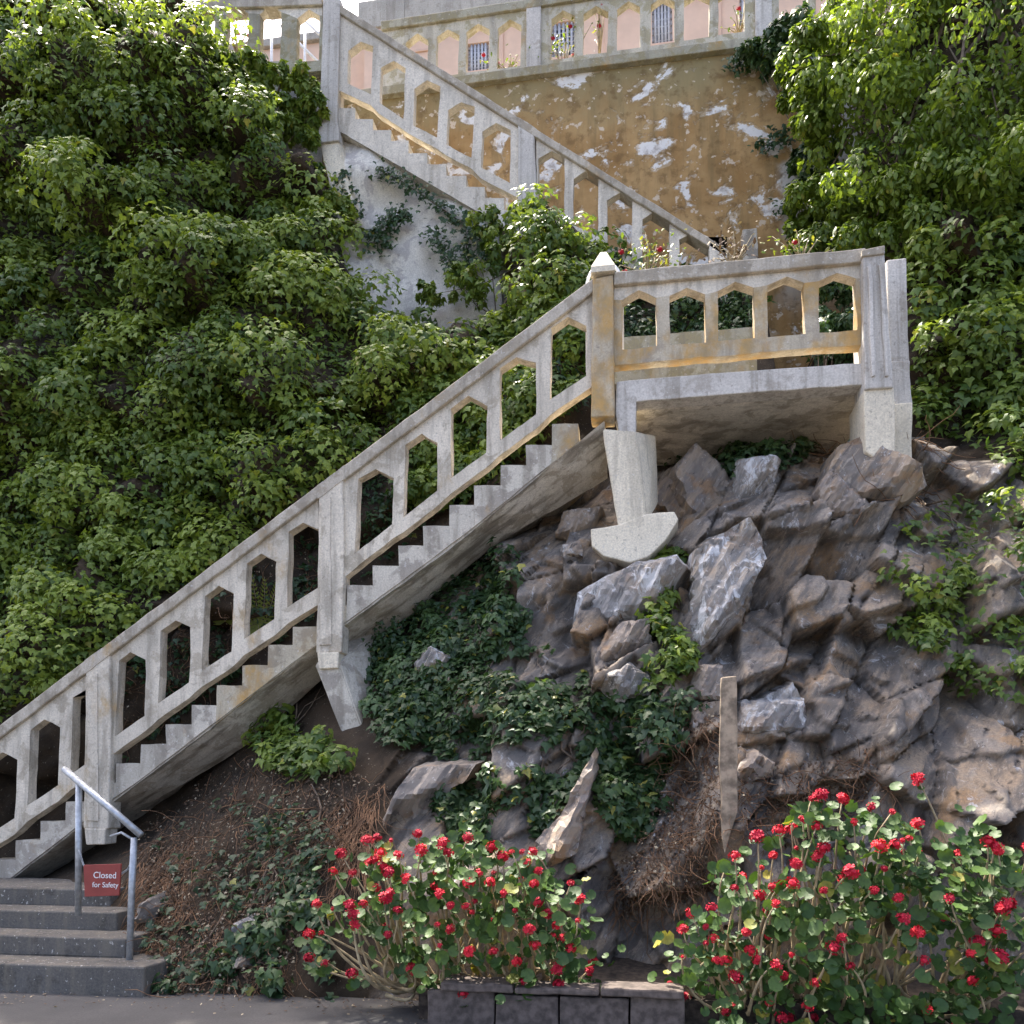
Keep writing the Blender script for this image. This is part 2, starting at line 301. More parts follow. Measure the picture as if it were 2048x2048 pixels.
def base_H(x, z):
    xk = [-15, -9, -7.6, -5.42, -.8, -.35, 2.5, 3.2, 11]
    zs = np.interp(x, xk, [.05, .08, .2, 1.25, 4.55, 5.15, 5.25, 4.95, 5.2]); zt = np.interp(x, xk, [.3, .35, .5, 2.05, 5.4, 5.72, 5.72, 5.6, 6.])
    y0 = np.interp(x, [-15, -7, -3, 11], [6.6, 6.5, 6.35, 6.3]); zz = np.maximum(z, 0)
    pw = np.interp(x, [-15, -3.5, -1.5, 11], [.9, .95, 1.4, 1.45])
    low = y0 + (8.62 + .3 * np.clip((x + .8) * 2, 0, 1) - y0) * np.clip(zz / np.maximum(zs, .05), 0, 1) ** pw
    mid = np.clip((z - zs) / np.maximum(zt - zs, .05), 0, 1) * np.interp(x, [-.8, -.35], [.85, 1.05])
    zu = np.interp(x, [-15, -6.2, -5.9, -4.6, -4.2, -3.6, -1.5, -1.1, -.3, .5, 1.7, 1.9, 2.0, 11], [13.2, 13.0, 11.3, 10.9, 9.4, 8.3, 8.0, 9.3, 9.3, 8.9, 8.7, 8.6, 9.5, 13.])
    up = np.clip((z - zt) / np.maximum(zu - zt, .3), 0, 1) * 1.55
    Y = low + mid + up
    # back of the open landing: straight to the rust coloured wall
    open_ = np.clip((x - 1.85) / .1, 0, 1) * np.clip((np.where(z > 7.7, 3.7, 2.6) - x) / .15, 0, 1) * np.clip((z - 5.62) / .1, 0, 1); Y = Y + open_ * (13.0 - Y)
    und = np.clip((x + 6.1) / .2, 0, 1) * np.clip((2.0 - x) / .1, 0, 1) * np.clip((z - zu) / .25, 0, 1); Y = Y + und * (13.4 - Y)
    topz = np.interp(x, [-15, -6.6, -6.2, 3, 4, 11], [13.6, 13.5, 12.75, 12.75, 13.4, 13.6]); over = np.clip((z - topz) / .25, 0, 1); Y = Y + over * (17.5 - Y)
    return Y
def rocky_mask(x, z):
    m = np.clip((x + 2.6) / 1.2, 0, 1); zt = np.interp(x, [-5.42, -.8, -.35, 3.0, 4.2, 11], [2.0, 5.2, 5.5, 5.5, 5.2, 5.0]); m = m * np.clip((zt - z) / .3, 0, 1)
    return np.maximum(m, .45 * np.clip((x + 4) / 2, 0, 1) * np.clip((.4 - x) / .3, 0, 1) * np.clip(1 - np.abs(z - np.interp(x, [-5.42, -.8], [2.6, 6.])) / .9, 0, 1))
def facets(x, z, n, amp, tilt, seed, soft=.05):
    r = np.random.default_rng(seed); th = math.radians(56); c, s = math.cos(th), math.sin(th); k = 2.3
    sx = r.uniform(-4, 11, n); sz = r.uniform(-.5, 6.5, n); off = r.uniform(-amp, amp, n); ta = r.normal(0, tilt, n) + tilt * .6; tb = r.normal(0, tilt, n)
    u = x * c + z * s; v = (-x * s + z * c) * k; su = sx * c + sz * s; sv = (-sx * s + sz * c) * k
    num = np.zeros(x.shape); den = np.zeros(x.shape); d1 = np.full(x.shape, 1e9)
    D = [np.sqrt((u - su[i]) ** 2 + (v - sv[i]) ** 2) for i in range(n)] if n < 120 else None
    for i in range(n): d1 = np.minimum(d1, D[i] if D else np.sqrt((u - su[i]) ** 2 + (v - sv[i]) ** 2))
    for i in range(n):
        du = u - su[i]; dv = v - sv[i]; d = D[i] if D else np.sqrt(du ** 2 + dv ** 2); w_ = np.exp(-np.minimum((d - d1) / soft, 30)); w_[w_ < 1e-9] = 0
        num += w_ * np.clip(off[i] + ta[i] * du + tb[i] * dv / k, -2.2 * amp, 2.2 * amp); den += w_
    return num / den
GX, GZ = np.meshgrid(XS, ZS, indexing='ij')
RK = rocky_mask(GX, GZ); HB = base_H(GX, GZ)
open_mask = np.clip((HB - 11) / 1, 0, 1)
HG = HB + (1 - RK) * (.16 * fbm(GX, GZ, 1.3, 3) + .07 * fbm(GX, GZ, 5, 5)) * (1 - open_mask)
from mathutils import kdtree
def crag(x, z, n, amp, tilt, seed, soft, kk=2.3, seeds=None, groove=0., gw=.05):      # broken planes, elongated along the bedding
    r_ = np.random.default_rng(seed); th = math.radians(56); c, s_ = math.cos(th), math.sin(th)
    sx_ = r_.uniform(-4.5, 11.5, n); sz_ = r_.uniform(-.8, 6.6, n); 
    if seeds is not None:
        keep_ = np.array([min(math.hypot(a_ - p, b_ - q) for p, q in seeds) > .55 for a_, b_ in zip(sx_, sz_)]); sx_ = np.concatenate([[p for p, q in seeds], sx_[keep_]]); sz_ = np.concatenate([[q for p, q in seeds], sz_[keep_]]); n = len(sx_)
    off = r_.uniform(-amp, amp, n); ta = r_.normal(0, tilt, n) + tilt * .5; tb = r_.normal(0, tilt, n)
    u = x * c + z * s_; v = (-x * s_ + z * c) * kk; su = sx_ * c + sz_ * s_; sv = (-sx_ * s_ + sz_ * c) * kk
    kd = kdtree.KDTree(n)
    for i in range(n): kd.insert((su[i], sv[i], 0), i)
    kd.balance(); out = np.zeros(len(x))
    for j in range(len(x)):
        nn = kd.find_n((u[j], v[j], 0), 3); d0 = nn[0][2]; num = den = 0.
        for co, i, d in nn:
            w_ = math.exp(-min((d - d0) / soft, 40.)); num += w_ * max(-2.4 * amp, min(2.4 * amp, off[i] + ta[i] * (u[j] - co[0]) + tb[i] * (v[j] - co[1]) / kk)); den += w_
        out[j] = num / den + groove * max(0., 1 - (nn[1][2] - d0) / gw)
    return out
rk_d = np.zeros(GX.shape)
FX = np.arange(-3.0, 8.6, .024); FZ = np.arange(-.1, 5.75, .024); AX, AZ = np.meshgrid(FX, FZ, indexing='ij')
ax, az = AX.ravel(), AZ.ravel()
SEEDS = []
for cc_, pts_ in ((c7, [(470,400),(840,330),(1130,330),(1450,350),(680,900),(1030,760),(1400,760),(1250,1080),(900,1380),(1200,1400),(1440,1350),(560,1600),(960,1780),(1230,1760),(1500,1800),(1780,1460),(1770,1880),(1640,1030),(1790,790)]), (c9, [(840,310),(1470,310),(480,1170),(560,940),(1780,330),(1100,280),(430,450),(980,640)]), (c8, [(1270,90),(1520,460),(1520,710),(1510,930),(1200,1640),(480,1540),(1060,600),(480,820)])):
    for p_ in pts_:
        d_ = ray(*cc_(*p_)); Y_ = 5.5
        while Y_ < 10:
            q_ = d_ * Y_ / d_[1]
            if Y_ >= base_H(np.array([q_[0]]), np.array([q_[2] + EYE]))[0]: break
            Y_ += .04
        SEEDS.append((q_[0], q_[2] + EYE))
CR = (crag(ax, az, 120, .19, .40, 5, .006, 2.0, SEEDS, .11, .04) + crag(ax, az, 300, .055, .4, 9, .005, 2.0, None, .045, .03) + crag(ax, az, 1500, .022, .5, 13, .004, 1.7, None, .02, .04) + .006 * fbm(ax, az, 6, 8)).reshape(AX.shape)
CR = np.maximum(CR, np.interp(AZ, [0, .5, 1.5], [.02, -.05, -.7]))
fi = np.clip(((GX - FX[0]) / .024).astype(int), 0, len(FX) - 1); fj = np.clip(((GZ - FZ[0]) / .024).astype(int), 0, len(FZ) - 1); rk_d = CR[fi, fj]
zt_g = np.interp(GX, [-15, -9, -7.6, -5.42, -.8, -.35, 2.5, 3.2, 11], [.3, .35, .5, 2.05, 5.4, 5.72, 5.72, 5.6, 6.])
tier = GZ * .62 + 1.1 * fbm(GX, GZ, .5, 21); tier = tier - np.floor(tier)
iv = np.clip((GZ - zt_g - .7) / .8, 0, 1) * np.clip((-.4 - GX) / .6, 0, 1) + np.clip((GX - 3.0) / .4, 0, 1) * np.clip((GZ - 6.2) / .6, 0, 1)
HG = HG - np.clip(iv, 0, 1) * (1 - open_mask) * (np.sqrt(np.clip((1 - tier) * 1.15, 0, 1)) * np.clip(tier * 9, 0, 1) * np.clip(.55 + 1.2 * fbm(GX, GZ, .75, 31), .05, 1.1) * 1.1 + .3 * fbm(GX, GZ, 2.2, 33))
HG = HG + RK * rk_d
HG = np.where(GZ < 0, np.minimum(HG, HB), HG); HG = np.maximum(HG, np.where((np.abs(GX + .02) < .52) & (GZ > 3.82) & (GZ < 5.3), 8.08, 0))
nx, nzv = len(XS), len(ZS)
def look_H(x, z, G=HG):
    fx = np.clip((x - XS[0]) / .04, 0, nx - 1.001); fz = np.clip((z - ZS[0]) / .04, 0, nzv - 1.001); i = fx.astype(int); j = fz.astype(int); a = fx - i; b = fz - j
    return (G[i, j] * (1 - a) + G[i + 1, j] * a) * (1 - b) + (G[i, j + 1] * (1 - a) + G[i + 1, j + 1] * a) * b
def hits(px, G=HG):     # picture points -> points on the hillside
    px = np.asarray(px, float); u = (px[:, 0] - CX) / FPX; v = (CY - px[:, 1]) / FPX
    d = np.stack([ca * u + sa * sp * v - sa * cp, sa * u - ca * sp * v + ca * cp, cp * v + sp], 1); d /= d[:, 1:2]
    Y = np.full(len(px), 5.0); done = np.zeros(len(px), bool)
    for _ in range(260):
        p = d * Y[:, None]; h = look_H(p[:, 0], p[:, 2] + EYE, G); done |= Y >= h; Y = np.where(done, Y, Y + .035)
        if done.all(): break
    p = d * Y[:, None]; p[:, 2] += EYE; return p, done
def normals_at(p):
    e = .1; gx = (look_H(p[:, 0] + e, p[:, 2]) - look_H(p[:, 0] - e, p[:, 2])) / (2 * e); gz = (look_H(p[:, 0], p[:, 2] + e) - look_H(p[:, 0], p[:, 2] - e)) / (2 * e)
    return unit(np.stack([np.clip(gx, -1.5, 1.5), -np.ones(len(p)), np.clip(gz, 0, 2)], 1))
def hit1(p, G=HG):
    q, ok = hits([p], G); return Vector(q[0])
hv = np.stack([GX, HG, GZ], -1).reshape(-1, 3)
ii, jj = np.meshgrid(np.arange(nx - 1), np.arange(nzv - 1), indexing='ij'); a = (ii * nzv + jj).ravel()
quads = np.stack([a, a + nzv, a + nzv + 1, a + 1], 1)
me = bpy.data.meshes.new('hillside'); me.vertices.add(len(hv)); me.vertices.foreach_set('co', hv.ravel()); me.loops.add(quads.size); me.loops.foreach_set('vertex_index', quads.ravel().astype(np.int32))
me.polygons.add(len(quads)); me.polygons.foreach_set('loop_start', np.arange(0, quads.size, 4, dtype=np.int32)); me.update()
at = me.attributes.new('rocky', 'FLOAT', 'POINT'); at.data.foreach_set('value', RK.ravel().astype(np.float32)); me.validate()
me.vertices.foreach_set('co', (hv + np.stack([0 * RK, .12 * np.clip(RK * 3, 0, 1), 0 * RK], -1).reshape(-1, 3)).ravel())
hill = tag(obj('hillside', me, 'hill'), 'steep hillside of fractured rock and dark soil under the stairs', None, None, 'structure')
AR = rocky_mask(AX, AZ); FY = base_H(AX, AZ) + AR * CR + (1 - AR) * .06
FY = np.maximum(FY, np.where((np.abs(AX + .02) < .52) & (AZ > 3.82) & (AZ < 5.3), 8.06, 0)) + 0
fv_ = np.stack([AX, FY + .25 * np.clip(.25 - AR, 0, 1), AZ], -1).reshape(-1, 3); n1_, n2_ = len(FX), len(FZ); ii, jj = np.meshgrid(np.arange(n1_ - 1), np.arange(n2_ - 1), indexing='ij'); a = (ii * n2_ + jj).ravel(); keep = (AR[:-1, :-1].ravel() > .12); a = a[keep]
quads = np.stack([a, a + n2_, a + n2_ + 1, a + 1], 1); me = bpy.data.meshes.new('rock_face'); me.vertices.add(len(fv_)); me.vertices.foreach_set('co', fv_.ravel()); me.loops.add(quads.size); me.loops.foreach_set('vertex_index', quads.ravel().astype(np.int32))
me.polygons.add(len(quads)); me.polygons.foreach_set('loop_start', np.arange(0, quads.size, 4, dtype=np.int32)); me.update(); at = me.attributes.new('rocky', 'FLOAT', 'POINT'); at.data.foreach_set('value', np.maximum(AR, .3).ravel().astype(np.float32)); me.validate()
rockface = tag(obj('rock_face', me, 'hill'), 'craggy face of fractured brown and purple grey bedrock under the landing', None, None, 'structure')
# road and terrace
g = mesh([(-400, -400, 0), (400, -400, 0), (400, 420, 0), (-400, 420, 0)], [(0, 1, 2, 3)]); tag(obj('ground', g, 'road'), 'grey worn concrete road at the foot of the cliff', None, None, 'structure')
tv = [(-60, 12.85, 13.0), (60, 12.85, 13.0), (60, 60, 13.0), (-60, 60, 13.0)]
tag(obj('terrace', mesh(tv, [(0, 1, 2, 3)]), 'bldg_conc'), 'upper terrace in front of the peach building', None, None, 'structure')

def in_poly(pts, poly):
    x, y = pts[:, 0], pts[:, 1]; r = np.zeros(len(pts), bool); n = len(poly)
    for i in range(n):
        (x1, y1), (x2, y2) = poly[i], poly[(i + 1) % n]; c = ((y1 > y) != (y2 > y)) & (x < (x2 - x1) * (y - y1) / ((y2 - y1) or 1e-9) + x1); r ^= c
    return r
def sample(poly, n):
    a = np.array(poly); lo, hi = a.min(0), a.max(0); out = np.zeros((0, 2))
    while len(out) < n:
        q = rng.uniform(lo, hi, (n * 2, 2)); out = np.vstack([out, q[in_poly(q, poly)]])
    return out[:n]
# ------------------------------------------------------------------ loose rocks standing out of the cliff: parts of the hillside
from mathutils.geometry import delaunay_2d_cdt
def rock(poly, mat, lift=.0, thick=.5, bulge=.2, seed=0, grow=1.10, Yfix=None):
    r = random.Random(seed * 31 + 5); cen = (sum(p[0] for p in poly) / len(poly), sum(p[1] for p in poly) / len(poly))
    poly = [(cen[0] + (p[0] - cen[0]) * grow, cen[1] + (p[1] - cen[1]) * grow) for p in poly]
    Y = float(np.median(hits([cen] + list(poly))[0][:, 1])) - lift * .8
    if Yfix: Y = Yfix
    o2 = np.array([(P(p, Y).x, P(p, Y).z) for p in poly]); n = len(o2); c2_ = o2.mean(0); ext = np.ptp(o2, 0).max()
    if np.cross(o2[1] - o2[0], o2[2] - o2[1]) is None: pass
    area = .5 * sum(o2[i][0] * o2[(i + 1) % n][1] - o2[(i + 1) % n][0] * o2[i][1] for i in range(n)); sgn = 1 if area > 0 else -1
    g = max(.03, min(.045, ext / 18)); edge = []
    for i in range(n):
        a_, b_ = o2[i], o2[(i + 1) % n]; m = max(1, int(np.linalg.norm(b_ - a_) / g)); edge += [a_ + (b_ - a_) * q / m for q in range(m)]
    edge = np.array(edge) + rng.normal(0, .006, (len(edge), 2)); xs = np.arange(o2[:, 0].min(), o2[:, 0].max(), g); zs_ = np.arange(o2[:, 1].min(), o2[:, 1].max(), g)
    gr = np.array([(x + (j % 2) * g / 2, z) for j, z in enumerate(zs_) for x in xs]) + rng.normal(0, g * .12, (len(xs) * len(zs_), 2)); gr = gr[in_poly(gr, [tuple(p) for p in o2])]
    pts = np.vstack([edge, gr]); ne = len(edge)
    res = delaunay_2d_cdt([Vector(p) for p in pts], [(i, (i + 1) % ne) for i in range(ne)], [list(range(ne)) if sgn > 0 else list(range(ne))[::-1]], 1, 1e-6)
    q = np.array([tuple(v) for v in res[0]]); fc = res[2]
    # a convex cap: the lowest of one steep plane per edge and a few broad tilted tops
    h = np.full(len(q), 9.)
    for i in range(n):
        a_, b_ = o2[i], o2[(i + 1) % n]; d = (b_ - a_) / np.linalg.norm(b_ - a_); nn = np.array([-d[1], d[0]]) * sgn; dist = (q - a_) @ nn; h = np.minimum(h, np.maximum(dist, 0) * r.uniform(1.0, 6.0) + r.uniform(.0, .06))
    top = np.full(len(q), 9.)
    for _ in range(2): top = np.minimum(top, bulge * r.uniform(.8, 1.2) * min(1.3, ext / .7 + .3) + (q[:, 0] - c2_[0]) * r.uniform(-.55, .55) - (q[:, 1] - c2_[1]) * r.uniform(-.15, .7))
    h = np.minimum(h, top); h = np.maximum(h, -.05)
    th = math.radians(r.gauss(56, 6)); st = -q[:, 0] * math.sin(th) + q[:, 1] * math.cos(th); al = q[:, 0] * math.cos(th) + q[:, 1] * math.sin(th)
    w1 = st * 7 + 1.6 * fbm(q[:, 0], q[:, 1], 1.2, seed); w2 = st * 19 + 1.5 * fbm(q[:, 0], q[:, 1], 2.5, seed + 3)
    h = h + .05 * ((w1 - np.floor(w1)) - .5) + .016 * ((w2 - np.floor(w2)) - .5) + .016 * fbm(q[:, 0], q[:, 1], 3.5, seed + 9) + .007 * fbm(q[:, 0], q[:, 1], 12, seed + 4)
    V = [(x, Y - hh, z) for (x, z), hh in zip(q, h)]; Fc = [tuple(f) for f in fc]
    # sides run back into the hill
    cnt = {}
    for f in Fc:
        for i in range(len(f)): e = (f[i], f[(i + 1) % len(f)]); cnt[e] = 1
    bd_ = [e for e in cnt if (e[1], e[0]) not in cnt]; off = {}
    for e in bd_:
        for vtx in e:
            if vtx not in off: x, y, z = V[vtx]; off[vtx] = len(V); V.append((c2_[0] + (x - c2_[0]) * 1.1, Y + thick, c2_[1] + (z - c2_[1]) * 1.1 + .05))
        Fc.append((e[1], e[0], off[e[0]], off[e[1]]))
    m2 = mesh(V, Fc); bm = bmesh.new(); bm.from_mesh(m2); bmesh.ops.recalc_face_normals(bm, faces=bm.faces); bm.to_mesh(m2); bm.free(); o = obj('rock', m2, mat); setparent(o, hill); return o
RB, RR, RP = 'rock_brown', 'rock', 'rock_pale'
rocks = [
 (c7, RB, .12, [(230,330),(460,80),(600,200),(720,370),(620,600),(470,700),(410,540),(240,420)]),
 (c7, RP, .0, [(740,170),(900,150),(990,180),(940,400),(800,500),(700,520),(720,370)]),
 (c7, RR, .12, [(1000,340),(1300,20),(1400,40),(1420,150),(1250,380),(1130,560),(1100,600),(930,560),(860,560)]),
 (c7, RR, .42, [(1240,380),(1480,140),(1700,200),(1800,330),(1600,480),(1400,540),(1200,550),(1130,500)]),
 (c7, RP, .1, [(470,750),(800,540),(860,640),(900,790),(720,1130),(640,1210),(560,1300),(420,1400),(400,1250),(460,1050)]),
 (c7, RB, .1, [(940,720),(1090,590),(1120,800),(940,890)]),
 (c7, RR, .06, [(1160,680),(1280,560),(1530,530),(1600,700),(1540,900),(1500,1030),(1280,800)]),
 (c7, RB, .05, [(1060,930),(1300,910),(1490,1030),(1510,1170),(1300,1240),(1090,1250),(1060,1100)]),
 (c7, RR, .12, [(780,1190),(1000,1090),(1060,1260),(1080,1500),(920,1650),(760,1560),(640,1350)]),
 (c7, RB, .04, [(1080,1260),(1280,1240),(1330,1330),(1300,1500),(1090,1560)]),
 (c7, RR, .1, [(1340,1300),(1420,1180),(1510,1180),(1600,1400),(1500,1500),(1340,1500)]),
 (c7, RB, .14, [(480,1480),(630,1480),(640,1690),(480,1710),(430,1620)]), (c7, RB, .1, [(430,1640),(480,1720),(625,1700),(620,1780),(470,1900),(420,1900)]),
 (c7, RP, .18, [(870,1700),(1080,1600),(1150,1740),(1150,1900),(960,1930),(750,1900),(780,1700)]),
 (c7, RR, .12, [(1120,1680),(1310,1600),(1340,1740),(1300,1900),(1170,1930),(1160,1750)]),
 (c7, RP, .14, [(1420,1680),(1560,1610),(1620,1760),(1590,1990),(1390,2030)]),
 (c7, RR, .1, [(1660,1400),(1800,1290),(1890,1400),(1890,1600),(1700,1640)]), (c7, RP, .1, [(1640,1800),(1800,1720),(1950,1850),(1890,2050),(1650,2050)]),
 (c7, RB, .06, [(1560,900),(1680,880),(1740,1100),(1660,1170),(1590,1080)]), (c7, RP, .08, [(1700,700),(1850,620),(1960,760),(1900,950),(1760,900)]),
 (c9, RB, .14, [(740,270),(860,170),(960,250),(940,330),(780,370),(720,460)]), (c9, RB, .12, [(1330,330),(1500,140),(1620,130),(1600,340),(1440,500),(1320,420)]),
 (c9, RP, .2, [(300,1180),(400,1050),(520,1030),(690,1050),(650,1150),(600,1290),(300,1300)]), (c9, RP, .1, [(380,900),(600,850),(700,980),(600,1040),(360,1030)]),
 (c9, RR, .1, [(1640,200),(1900,150),(1950,500),(1700,480),(1600,380)]), (c9, RR, .1, [(880,200),(1160,160),(1330,240),(1250,420),(1000,400)]),
 (c9, RB, .02, [(280,300),(520,200),(600,420),(540,620),(330,640),(230,470)]), (c9, RR, .05, [(750,600),(1100,480),(1250,640),(1000,780),(760,740)]),
 (c8, RB, .1, [(1160,140),(1200,20),(1390,0),(1350,130),(1290,170)]), (c8, RP, .2, [(1180,210),(1280,180),(1290,250),(1200,270)]),
 (c8, RP, .32, [(1270,600),(1290,450),(1430,370),(1570,310),(1770,270),(1850,350),(1720,560),(1560,620),(1350,640)]),
 (c8, RB, .14, [(1390,760),(1500,620),(1640,600),(1650,740),(1530,800),(1400,830)]), (c8, RP, .12, [(1300,740),(1370,690),(1400,720),(1370,790)]),
 (c8, RP, .14, [(1370,900),(1540,830),(1640,900),(1640,990),(1480,1030),(1380,960)]),
 (c8, RB, .3, [(1060,1760),(1180,1640),(1290,1420),(1340,1350),(1340,1450),(1290,1650),(1260,1830),(1130,1890),(1070,1850)]),
 (c8, RP, .16, [(400,830),(480,740),(580,800),(560,890),(440,910)]), (c8, RP, .14, [(920,580),(980,560),(1000,640),(960,680),(920,640)]), (c8, RR, .1, [(1000,540),(1120,520),(1140,600),(1020,680)]),
 (c8, RR, .16, [(230,1700),(280,1560),(400,1400),(700,1380),(650,1460),(500,1560),(420,1700)]), (c8, RR, .16, [(1340,1370),(1450,1390),(1490,1470),(1370,1520)]),
 (c8, RR, .12, [(1300,1780),(1500,1740),(1620,1850),(1500,1930),(1300,1900)]), (c8, RR, .1, [(900,1360),(1040,1330),(1080,1460),(960,1500)]),
 (c11, RR, .1, [(330,960),(420,900),(470,1000),(420,1130),(320,1120)]), (c11, RP, .12, [(1090,1110),(1180,1060),(1250,1090),(1240,1170),(1100,1190)]),
 (c11, RR, .1, [(1050,1400),(1150,1370),(1200,1450),(1080,1470)]),
]
KEEP = {0, 1, 4, 11, 12, 13, 20, 28, 29, 30, 31, 33, 34, 35, 38, 42, 43, 44}
for k, (c, mt, lift, pl) in enumerate(rocks):
    if k in KEEP: rock(L(c, *pl), mt, lift * .75, seed=k)
rr = random.Random(3)
rock(L(c7, (1390,40),(1540,-30),(1700,70),(1880,150),(1950,310),(1800,420),(1500,400),(1300,260)), RR, 0, .9, .12, 77, 1.0, 8.04)
rock(L(c7, (1240,330),(1330,200),(1500,360),(1640,480),(1500,560),(1280,520)), RB, 0, .8, .15, 78, 1.0, 8.02)
# ------------------------------------------------------------------ pierced concrete railings
def railing(root, wins, cap_top, cap_h, x_l, x_r, rail_h, y, mat, capmat, mat_low=None, th=.13, drop=None, capbev=.012, proud=.05):
    """wins: (lt, apex, rt, rb, lb) in picture points; cap_top: function of picture x"""
    hb = [(x_l, cap_top(x_l) + cap_h - 2), (x_r, cap_top(x_r) + cap_h - 2)]; wins = [list(q) for q in wins]
    def line(p, q, x): return p[1] + (q[1] - p[1]) * (x - p[0]) / (q[0] - p[0])
    f, l = wins[0], wins[-1]
    sill = [(x_l, line(f[4], f[3], x_l))] + [p for q in wins for p in (q[4], q[3])] + [(x_r, line(l[4], l[3], x_r))]
    spl = (x_l, f[0][1]); spr = (x_r, l[2][1])
    poly = [hb[0], hb[1], spr]
    for q in reversed(wins): poly += [q[2], q[1], q[0]]
    poly.append(spl); prism('head_panel', poly, y, y + th, mat, root)
    cols = [(spl, f[0], f[4], sill[0])] + [(wins[i][2], wins[i + 1][0], wins[i + 1][4], wins[i][3]) for i in range(len(wins) - 1)] + [(l[2], spr, sill[-1], l[3])]
    for q in cols:
        if abs(q[0][0] - q[1][0]) > 3: prism('baluster', q, y, y + th, mat_low or mat, root)
    prism('bottom_rail', sill + [(x, yy + rail_h) for x, yy in reversed(sill)], y, y + th, mat_low or mat, root)
    xs = np.linspace(x_l, x_r, 3); prism('cap', [(x, cap_top(x)) for x in xs] + [(x, cap_top(x) + cap_h) for x in xs[::-1]], y - proud, y + th + proud, capmat, root, bevel=capbev)
YL = 8.0
capL = lambda x: 600 + .7535 * (1090 - x)
bayB = [[(723.6,914),(752,898),(780,913),(777,986),(719,1032)], [(798,861),(824,843),(849,857),(849,933),(795,974.5)], [(870,803.5),(898,783),(927.5,800),(926,873),(870,913)],
        [(947,740),(974,723),(1004,731),(1004,812),(947,854)], [(1027.5,676.5),(1053,659.5),(1083,674),(1083,752),(1026,790)]]
bayA = [[(347.6,1199.5),(366,1186),(390.4,1198),(389,1286),(341.5,1319)], [(413.5,1153),(438,1136),(461,1147),(458.6,1234),(410,1267)], [(483,1098),(505,1082),(528,1094.5),(524.6,1186),(478,1215)],
        [(549,1047),(571,1031),(595.5,1043),(592,1135),(544,1166.5)], [(615.5,997),(638,983),(659,993),(657,1088),(612,1117)]]
bay0 = [[(x + dx - 68.0 * 5, yy + 51.6 * 5 + 3) for x, yy in q] for q, dx in zip(bayA, (0, 0, 0, 0, 0))]     # the same bay once more, further down the flight
ra = thing('railing', 'pale pierced concrete railing climbing the lower flight with pointed openings', 'railing', loc=P((680, 1100), YL))
railing(ra, bayA, capL, 20, 331, 662, 25, YL, 'conc', 'conc_cap'); railing(ra, bayB, capL, 22, 700, 1094, 23, YL, 'conc', 'conc_cap')
railing(ra, bay0, capL, 20, -6, 296, 25, YL, 'conc', 'conc_cap')
prism('cap', [(660, capL(660)), (702, capL(702)), (702, capL(702) + 22), (660, capL(660) + 22)], YL - .052, YL + .182, 'conc_cap', ra)
prism('cap', [(294, capL(294)), (333, capL(333)), (333, capL(333) + 20), (294, capL(294) + 20)], YL - .052, YL + .182, 'conc_cap', ra)
def post_lower(dx, dy):
    s = lambda *pts: [(x + dx, yy + dy) for x, yy in pts]
    prism('post', s((662, 940), (699, 913), (702, 1019), (698, 1187), (657.6, 1187), (661, 1019)), YL - .045, YL + .17, 'conc', ra, bevel=.014)
    prism('post_foot', s((659, 1186), (694, 1186), (692, 1212), (662, 1212)), YL - .055, YL + .15, 'white' if dx == 0 else 'conc', ra, bevel=.012)
    prism('post_groove_trim', s((666, 950), (680, 942), (682, 1175), (663, 1175)), YL - .058, YL - .03, 'conc', ra, bevel=.006)
post_lower(0, 0); post_lower(-366.5, 277)
# newel of the landing with its pointed cap and the painted hoop behind it
prism('post', [(1093, 598), (1125.5, 592), (1127, 816), (1090, 816)], YL - .06, YL + .2, 'conc_lich', ra, bevel=.014)
tb = [P(p, YL) for p in ((1091, 597), (1128, 591))]; ztop = max(tb[0].z, tb[1].z) + .0; xm = (tb[0].x + tb[1].x) / 2
v = [(tb[0].x, YL - .1, ztop - .03), (tb[1].x, YL - .1, ztop - .03), (tb[1].x, YL + .22, ztop - .03), (tb[0].x, YL + .22, ztop - .03)]; v += [(a_, b_, c_ + .06) for a_, b_, c_ in v] + [(xm - .03, YL + .05, ztop + .27), (xm + .03, YL + .05, ztop + .27)]
fin = obj('finial', mesh(v, [(0, 3, 2, 1), (0, 1, 5, 4), (1, 2, 6, 5), (2, 3, 7, 6), (3, 0, 4, 7), (4, 5, 9, 8), (5, 6, 9), (6, 7, 8, 9), (7, 4, 8)]), 'white'); setparent(fin, ra)
hp = [Vector((xm + .18 * math.cos(q), YL + .3, ztop + .06 + .26 * math.sin(q))) for q in np.linspace(0, math.pi, 15)]; hp = [hp[0] - Vector((0, 0, .9))] + hp + [hp[-1] - Vector((0, 0, .9))]
tag(tubes('hoop_rail', [(hp, .018)], 'white_pipe', sides=8), 'white painted pipe hoop standing behind the pointed newel cap', 'handrail')
